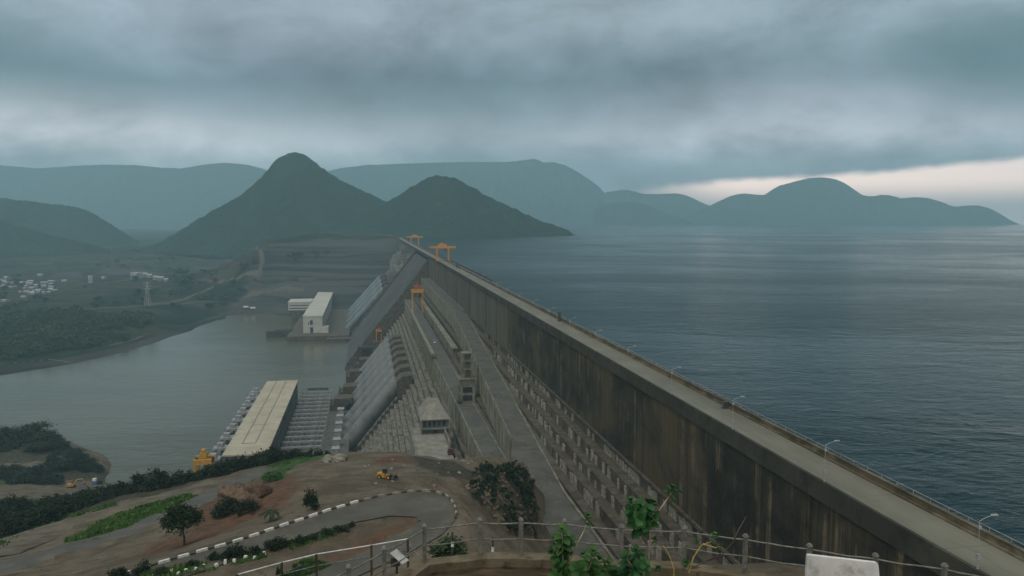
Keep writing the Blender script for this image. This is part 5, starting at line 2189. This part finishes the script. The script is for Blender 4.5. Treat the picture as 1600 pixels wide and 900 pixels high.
def car(loc, rz, paint, label, L=4.6, W=1.85, Hh=1.75, pick=False, name='car', cat='car'):
    o = thing(name, label, cat, loc, rz)
    mbx = MB()
    prof = [(-L / 2, .45), (-L / 2, .95), (-L * .3, 1.02), (L * .24, 1.02), (L * .46, .90), (L / 2, .72), (L / 2, .42)]
    rows = []
    for y, k_ in ((-W / 2, .97), (-W / 2 + .08, 1), (W / 2 - .08, 1), (W / 2, .97)):
        rows.append([(x * k_, y, z) for x, z in prof])
    mbx.loft(rows)
    mbx.build('body', paint, o)
    mbx = MB()
    x0, x1 = (-.5, 1.05) if pick else (-L * .42, L * .22)
    mbx.loft([[(x0, -W / 2 + .06, 1.0), (x1, -W / 2 + .06, 1.0), (x1 - .55, -W / 2 + .22, Hh), (x0 + .35, -W / 2 + .22, Hh)], [(x0, W / 2 - .06, 1.0), (x1, W / 2 - .06, 1.0), (x1 - .55, W / 2 - .22, Hh), (x0 + .35, W / 2 - .22, Hh)]])
    mbx.build('cabin', M['glass'], o)
    mbx = MB()
    mbx.bx(x0 + .32, x1 - .5, -W / 2 + .2, W / 2 - .2, Hh, Hh + .06)
    mbx.build('roof', paint, o)
    wheel_set(o, (-L * .31, L * .31), (-W / 2 + .1, W / 2 - .1), .36, .24)
    return o


v = at_z(703, 709, ZP)
car(v + Vector((0, 0, .02)), TH + R(90), M['redpaint'], 'dull red lorry cab parked on the pale pad below the hillside', 5.2, 2.3, 2.7)
v = at_z(718, 629, ZL)
car(v + Vector((0, 0, .02)), TH + R(90), M['darkmetal'], 'dark car driving on the lower road of the dam face', 5.0, 2.0, 1.9)
v = at_z(679, 536, ZL)
car(v + Vector((0, 0, .02)), TH + R(90), M['whitepaint'], 'white pickup on the far stretch of the lower road below the yellow crane', 5.2, 2.0, 2.0, True)
for px, py, lb in ((385, 483, 'white lorry parked on the far river bank beside the far powerhouse'), (396, 484, 'long white trailer parked on the far river bank')):
    v = far_pt(px, py)
    o = thing('lorry', lb, 'lorry', v + Vector((0, 0, .2)), R(5))
    mb = MB()
    mb.bx(-6, 4, -1.4, 1.4, 1.2, 4.2)
    mb.build('cargo_box', M['whitepaint'], o)
    mb = MB()
    mb.bx(4.3, 6.6, -1.3, 1.3, .8, 3.4)
    mb.build('cab', M['bluepaint'], o)
    wheel_set(o, (-4.5, 5.2), (-1.2, 1.2), .6, .4)

v = near_pt(148, 757, 300)
o = thing('pump_unit', 'small blue and white pump unit standing on the gravel of the river spit', 'pump', v)
mb = MB()
mb.bx(-1.6, 1.6, -1.2, 1.2, .3, 2.6)
mb.build('housing', M['bluepaint'], o)
mb = MB()
mb.bx(-1.2, 1.2, -.9, .9, 2.6, 4.2)
mb.tube((1.0, 0, 4.2), (1.0, 0, 5.4), .15, n=6)
mb.build('tank', M['whitepaint'], o)

# ================================================================== KERB OF THE LOOP ROAD
kb = [Vector((p.x, p.y, 0)) for p in KERB]
Ls = [0]
for i in range(1, len(kb)):
    Ls.append(Ls[-1] + (kb[i] - kb[i - 1]).length)


def kerb_at(d):
    i = max(j for j in range(len(kb)) if Ls[j] <= d)
    i = min(i, len(kb) - 2)
    return kb[i].lerp(kb[i + 1], (d - Ls[i]) / (Ls[i + 1] - Ls[i]))


mbw = MB()
mbw.box((0, 0, .24), (1.66, .34, .56), 0, taper=.93)
mw = mbw.mesh('kerb_block', M['whitepaint'])
mbw = MB()
mbw.box((0, 0, .20), (.94, .32, .48), 0, taper=.93)
mk = mbw.mesh('kerb_block', M['blackpaint'])
mbw = MB()
mbw.box((0, 0, .24), (1.66, .34, .56), 0, taper=.93)
md = mbw.mesh('kerb_block', M['panel'])
d = .9
i = 0
while d < Ls[-1] - 1:
    for kk, (me, off, lbk) in enumerate(((mw, 0, 'white'), (mk, 1.32, 'black'))):
        a, b = kerb_at(d + off - .4), kerb_at(min(d + off + .4, Ls[-1] - .01))
        c = (a + b) / 2
        dr = math.atan2((b - a).y, (b - a).x)
        worn = d > Ls[9]
        o = put(md if worn and kk == 0 else me, 'kerb_block', (c.x + rg.uniform(-.07, .07), c.y + rg.uniform(-.07, .07), ROAD_Z - .08 - rg.uniform(0, .07)), (rg.uniform(.93, 1.02), 1, 1),
                ('white painted kerb block on the straight outer edge of the loop road' if not worn else 'worn grey white kerb block round the bend of the loop road') if kk == 0
                else 'short black kerb block between two white ones on the loop road', 'kerb block',
                ('worn kerb blocks round the bend' if worn else 'white kerb blocks of the loop road') if kk == 0 else 'black kerb blocks of the loop road', rz=dr + rg.uniform(-.05, .05))
    d += 2.64
    i += 1

# ================================================================== VIEWING TERRACE IN FRONT
TZ = 34.7
posts_px = [(500, 906), (545, 886), (600, 857), (663, 822), (750, 812), (814, 812), (882, 814), (971, 823), (1069, 825), (1165, 838), (1265, 853), (1368, 868), (1476, 884), (1590, 905)]
TOPZ = TZ + 1.12
posts = [at_z(px, py, TOPZ) for px, py in posts_px]
posts = [Vector((p.x, min(max(p.y, 19.8), 24.9), TZ)) for p in posts]
# curb under the railing
inner = []
mb = MB()
secs = []
n = len(posts)
for i, p in enumerate(posts):
    tdir = (posts[min(i + 1, n - 1)] - posts[max(i - 1, 0)]).normalized()
    nr = Vector((tdir.y, -tdir.x, 0))            # towards the camera side
    secs.append((p - nr * .22, p + nr * .30))
fine = []
for i in range(n - 1):
    for k in range(6):
        t = k / 6
        fine.append((secs[i][0].lerp(secs[i + 1][0], t), secs[i][1].lerp(secs[i + 1][1], t)))
fine.append(secs[-1])
tc = thing('terrace_curb', 'curved mossy concrete curb carrying the pipe railing of the viewing terrace', 'curb', (0, 24, 33))
rows = []
for a, b in fine:
    jz = random.uniform(-.02, .02)
    rows.append([(a.x, a.y, TZ - 2.2), (b.x, b.y, TZ - .25), (b.x, b.y, TZ + jz), (a.x, a.y, TZ + jz * .5)])
mb.loft(rows)
mb.build('curb', M['curb'], tc, (0, 24, 33), smooth=False)
mb = MB()
rows = []
for a, b in fine:
    d_ = (b - a).normalized()
    q = b - d_ * .06
    q2 = b + d_ * .12
    rows.append([(q.x, q.y, TZ - 2.2), (q2.x, q2.y, TZ - 2.2), (q2.x, q2.y, TZ - .56), (q.x, q.y, TZ - .27)])
mb.loft(rows)
mb.build('planter_wall', M['curbdark'], tc, (0, 24, 33))

rl = thing('pipe_railing', 'weathered two bar pipe railing with square posts along the terrace curb', 'railing', (0, 24, TZ))
for p in posts:
    mb = MB()
    mb.box((p.x, p.y, TZ + .54), (.115, .115, 1.14), .2)
    po_ = mb.build('post', M['railpaint'], rl, (0, 24, TZ))
    mb = MB()
    mb.box((p.x, p.y, TZ + 1.15), (.15, .15, .07), .2, taper=.6)
    cp = mb.build('cap', M['railpaint'], po_, (0, 24, TZ))
for hgt, r_, nm in ((1.02, .024, 'top_rail'), (.52, .020, 'mid_rail')):
    mb = MB()
    pts = []
    for i in range(n - 1):
        for k in range(5):
            t = k / 5
            q = posts[i].lerp(posts[i + 1], t)
            pts.append((q.x, q.y, TZ + hgt - .05 * math.sin(math.pi * t) * random.uniform(.2, .8)))
    pts.append((posts[-1].x, posts[-1].y, TZ + hgt))
    mb.path(pts, r_, 7)
    mb.build(nm, M['railpaint'], rl, (0, 24, TZ), smooth=True)

# second railing, lower down the slope outside the terrace
lp = [at(px, py, d_) for px, py, d_ in [(370, 898, 30), (440, 879, 31.5), (494, 866, 32.5), (580, 852, 33.5), (637, 842, 34.5)]]
l2 = thing('stair_railing', 'lower thin railing with rusty posts along the steps below the terrace', 'railing', (lp[2].x, lp[2].y, lp[2].z - 1))
og = (lp[2].x, lp[2].y, lp[2].z - 1)
for p in lp:
    g0 = float(near_z(p.x, p.y))
    mb = MB()
    mb.tube((p.x, p.y, min(g0, p.z - 1.2)), (p.x, p.y, p.z + .02), .055, n=7)
    mb.build('post', M['bark'], l2, og)
for dz in (0.0, -.5):
    mb = MB()
    mb.path([p + Vector((0, 0, dz)) for p in lp], .026, 6)
    mb.build('rail', M['whitepaint'] if dz == 0 else M['railpaint'], l2, og)
# cross brace near the white panel
p0, p1, p2, p3 = at(640, 850, 27.5), at(655, 866, 27), at(632, 868, 27), at(662, 850, 27)
o = thing('wire_brace', 'thin crossed white bars beside the white panel at the railing corner', 'brace', p0)
mb = MB()
mb.tube(p0, p1 + Vector((.12, 0, -.25)), .02, n=5)
mb.tube(p2 + Vector((-.1, 0, -.1)), p3 + Vector((0, .35, 0)), .02, n=5)
mb.build('bar', M['railpaint'], o, tuple(p0))
mb = MB()
q = at(655, 866, 27) + Vector((.12, 0, -.25))
mb.tube(q, q + Vector((0, 0, -1.4)), .03, n=6)
mb.build('stake', M['rust'], o, tuple(p0))
# tilted white panel
pc = at(624, 870, 26)
o = thing('tilted_panel', 'small white tilted panel on a dark bracket outside the railing corner', 'panel', pc)
mb = MB()
ax = Vector((.40, .08, -.42)) / 1.86
bxx = Vector((.22, .12, .09)) / 1.2
up = Vector((.01, -.03, .02))
vs = []
for k in (0, 1):
    for a, b in ((-1.5, -.8), (1.5, -.8), (1.5, .8), (-1.5, .8)):
        vs.append(pc + ax * a * .62 + bxx * b * .75 + up * k)
mb.add(vs, [(3, 2, 1, 0), (4, 5, 6, 7), (0, 1, 5, 4), (1, 2, 6, 5), (2, 3, 7, 6), (3, 0, 4, 7)])
mb.build('panel', M['whitepaint'], o, tuple(pc))
mb = MB()
mb.path([pc + Vector((0, .05, -.02)), pc + Vector((-.12, .2, -.3)), pc + Vector((-.12, .2, -1.6))], .045, 6)
mb.box(tuple(pc + Vector((-.16, .12, -.22))), (.3, .12, .3), .3)
mb.build('bracket', M['darkmetal'], o, tuple(pc))
# two small white footed stakes outside the curb
for px, py, lb in ((707, 853, 'short dark stake with white foot outside the railing, beside the mound of weeds'), (770, 861, 'short dark stake with white foot outside the railing, nearer the stone mound')):
    q = at(px, py, 28)
    o = thing('marker_stake', lb, 'stake', q)
    mb = MB()
    mb.tube((0, 0, -.02), (0, 0, .16), .055, .045, n=8)
    mb.build('foot', M['whitepaint'], o)
    mb = MB()
    mb.tube((0, 0, .16), (0, 0, .52), .035, n=8)
    mb.tube((0, 0, -2.5), (0, 0, -.02), .05, n=6)
    mb.build('stem', M['blackpaint'], o)
q = near_pt(705, 868, 24.8, 60)
put(make_bush(60, M['leaf2'], size=.12), 'bush', at(700, 866, 29) + Vector((0, 0, -.1)), (1.0, .8, .6), 'low clump of dry weeds just outside the railing by the first stake', 'bush')

# white board close to the camera
bc = at(1317, 910, 9.0)
o = thing('white_board', 'plain white board close to the camera, cut by the bottom edge beside the railing', 'board', (bc.x, bc.y, bc.z))
mb = MB()
rows = []
cxs = [(-.43, .30), (-.425, .33), (-.41, .335), (.36, .245), (.385, .235), (.395, .21), (.47, -.42), (-.45, -.42)]
for y in (-.025, .025):
    rows.append([(x, y, z) for x, z in cxs])
mb.loft(rows)
bo = mb.build('panel', M['whitepaint'], o)
mb = MB()
mb.tube((0, .07, .1), (0, .07, -1.6), .04, n=8)
mb.build('post', M['railpaint'], o)


# ------------------------------------------------------------------ broad leaved shrubs in front of the railing
def leaf_geo(mb, base, d, up, L, W, m=0):
    """one cupped oval leaf from base along d"""
    d = d.normalized()
    s = d.cross(up)
    if s.length < 1e-3:
        s = Vector((1, 0, 0))
    s.normalize()
    u = s.cross(d).normalized()
    prof = [(0, .03), (.15, .55), (.35, .92), (.6, 1.0), (.82, .72), (1.0, .06)]
    rows = []
    for t, w in prof:
        c = base + d * (L * t) - u * (L * .22 * t * t)
        rows.append([c - s * (W * w) + u * (W * .38 * w), c - s * (W * .5 * w) + u * (W * .10 * w), c, c + s * (W * .5 * w) + u * (W * .10 * w), c + s * (W * w) + u * (W * .38 * w)])
    mb.loft(rows, m, closed=False)


def whorl(mb, tip, axis, pairs, L, rgn, m=0, spread=.9):
    """opposite pairs of leaves up a shoot that ends at tip"""
    axis = axis.normalized()
    a = axis.orthogonal().normalized()
    b = axis.cross(a)
    for k in range(pairs):
        p = tip - axis * (k * L * .26)
        w = k * math.pi / 2 + rgn.uniform(-.35, .35)
        op = min(1.0, .25 + .3 * k) * spread
        for sg in (0, math.pi):
            r_ = a * math.cos(w + sg) + b * math.sin(w + sg)
            d_ = axis * (1.05 - op) + r_ * (.35 + op)
            leaf_geo(mb, p, d_, axis, L * rgn.uniform(.75, 1.1) * (.6 + .13 * min(k, 3)), L * .30, m)


PD = 8.3


def plant(label, stems, shoots, D=PD, name='shrub', lm='leafbright', sm='stempale', group=None):
    """stems: lists of (px, py, depth offset); shoots: (px, py, offset, axis px, pairs, leaf length)"""
    rgn = random.Random(len(label))
    base = at(stems[0][0][0], stems[0][0][1], D)
    o = thing(name, label, 'shrub', base, 0, group)
    og_ = tuple(base)
    for st_ in stems:
        mbx = MB()
        pts = [at(x, y, D + dd) for x, y, dd in st_]
        if len(st_) > 1 and st_ is stems[0]:
            g0 = Vector((pts[0].x, pts[0].y, float(near_z(pts[0].x, pts[0].y)) - .1))
            if g0.z < pts[0].z - .2:
                pts = [g0] + pts
        mbx.path(pts, .010, 6, r_end=.004)
        mbx.build('stem', M[sm], o, og_, smooth=True)
    for (x, y, dd, ax_, pairs, L) in shoots:
        mbx = MB()
        whorl(mbx, at(x, y, D + dd), Vector(ax_), pairs + 1, L * .84, rgn)
        mbx.build('leaf', M[lm], o, og_, smooth=True)
    return o


plant('low leafy green shrub with stacked oval leaves before the railing',
      [[(880, 925, 0), (880, 880, 0), (878, 832, 0)], [(884, 890, 0), (902, 850, .1), (918, 818, .1)], [(884, 900, 0), (920, 890, -.3), (926, 872, -.3)]],
      [(878, 828, 0, (-.1, -.2, 1), 6, .165), (880, 868, .1, (.25, -.4, .8), 5, .165), (872, 880, -.1, (-.5, -.3, .8), 4, .15), (918, 806, .1, (.3, 0, 1), 3, .12), (926, 862, -.3, (.2, -.2, 1), 5, .15),
       (948, 880, -.2, (.5, -.2, .8), 4, .15), (905, 885, -.4, (.0, -.5, .8), 4, .16), (862, 862, .1, (-.6, -.1, .7), 4, .15), (892, 846, .0, (.4, -.3, .8), 4, .15), (868, 842, .1, (-.5, 0, .8), 4, .14),
       (890, 895, -.2, (.2, -.6, .6), 5, .17), (868, 900, -.2, (-.4, -.5, .6), 5, .17), (930, 893, -.3, (.3, -.5, .7), 5, .17), (956, 896, -.1, (.2, -.4, .9), 4, .15), (935, 875, .1, (.4, .2, .8), 4, .14), (912, 868, .15, (-.2, .2, 1), 4, .13)])
plant('tall shrub on a bare pale stem with one big dark leaf cluster above the railing',
      [[(1014, 925, 0), (1013, 880, 0), (1016, 840, 0), (1008, 800, 0)], [(1006, 850, 0), (1000, 838, .1), (1002, 815, .1)], [(1018, 815, 0), (1034, 792, .1), (1049, 770, .1)],
       [(1012, 900, 0), (990, 890, -.2), (980, 872, -.2)]],
      [(1000, 790, 0, (-.35, -.2, 1), 6, .20), (1012, 798, -.1, (.5, -.3, .9), 5, .19), (990, 806, .1, (-.8, -.2, .6), 4, .18), (1006, 822, -.15, (.1, -.7, .3), 4, .19), (986, 783, .1, (-.3, .1, 1), 3, .14),
       (1020, 786, .1, (.3, .1, 1), 3, .14), (1049, 762, .1, (.45, 0, 1), 3, .13), (1060, 768, .12, (.9, 0, .3), 2, .11), (978, 870, -.2, (-.4, -.3, 1), 5, .16), (1000, 888, -.3, (.3, -.5, .9), 4, .15),
       (960, 892, -.1, (-.2, -.3, 1), 4, .15), (994, 860, -.1, (-.3, -.2, .9), 4, .15), (975, 893, -.2, (-.2, -.5, .8), 5, .17), (1008, 880, -.25, (.3, -.5, .7), 4, .15), (985, 797, -.1, (-.6, -.5, .5), 4, .18), (1022, 806, -.1, (.7, -.5, .3), 4, .17),
       (1000, 812, -.2, (-.1, -.9, .3), 5, .19), (1014, 788, .1, (.1, .2, 1), 4, .17), (1028, 888, -.1, (.6, -.2, .7), 2, .10)], lm='leaf3')
plant('sparse shrub with yellow stems and a few young leaves, next to the dry twig',
      [[(1052, 925, 0), (1053, 890, 0), (1046, 868, 0), (1036, 852, 0)], [(1076, 895, 0), (1084, 870, .1), (1096, 852, .1), (1112, 846, .1)], [(1098, 850, .1), (1118, 856, .1), (1128, 852, .1)]],
      [(1116, 836, .1, (.2, 0, 1), 2, .10), (1126, 852, .1, (.9, -.1, .1), 2, .09), (1090, 846, .1, (-.8, 0, .4), 1, .09), (1072, 878, 0, (-.3, -.2, .8), 2, .10), (1024, 842, 0, (-.2, 0, 1), 2, .08)], sm='stemyellow')
plant('dry leafless twig leaning out over the railing beside the sparse shrub',
      [[(1052, 928, 0), (1076, 890, .2), (1104, 876, .3), (1133, 861, .4)], [(1146, 846, .3), (1154, 828, .35), (1166, 807, .4)], [(1104, 876, .3), (1128, 868, .35), (1146, 846, .3)]],
      [], sm='bark', name='twig')
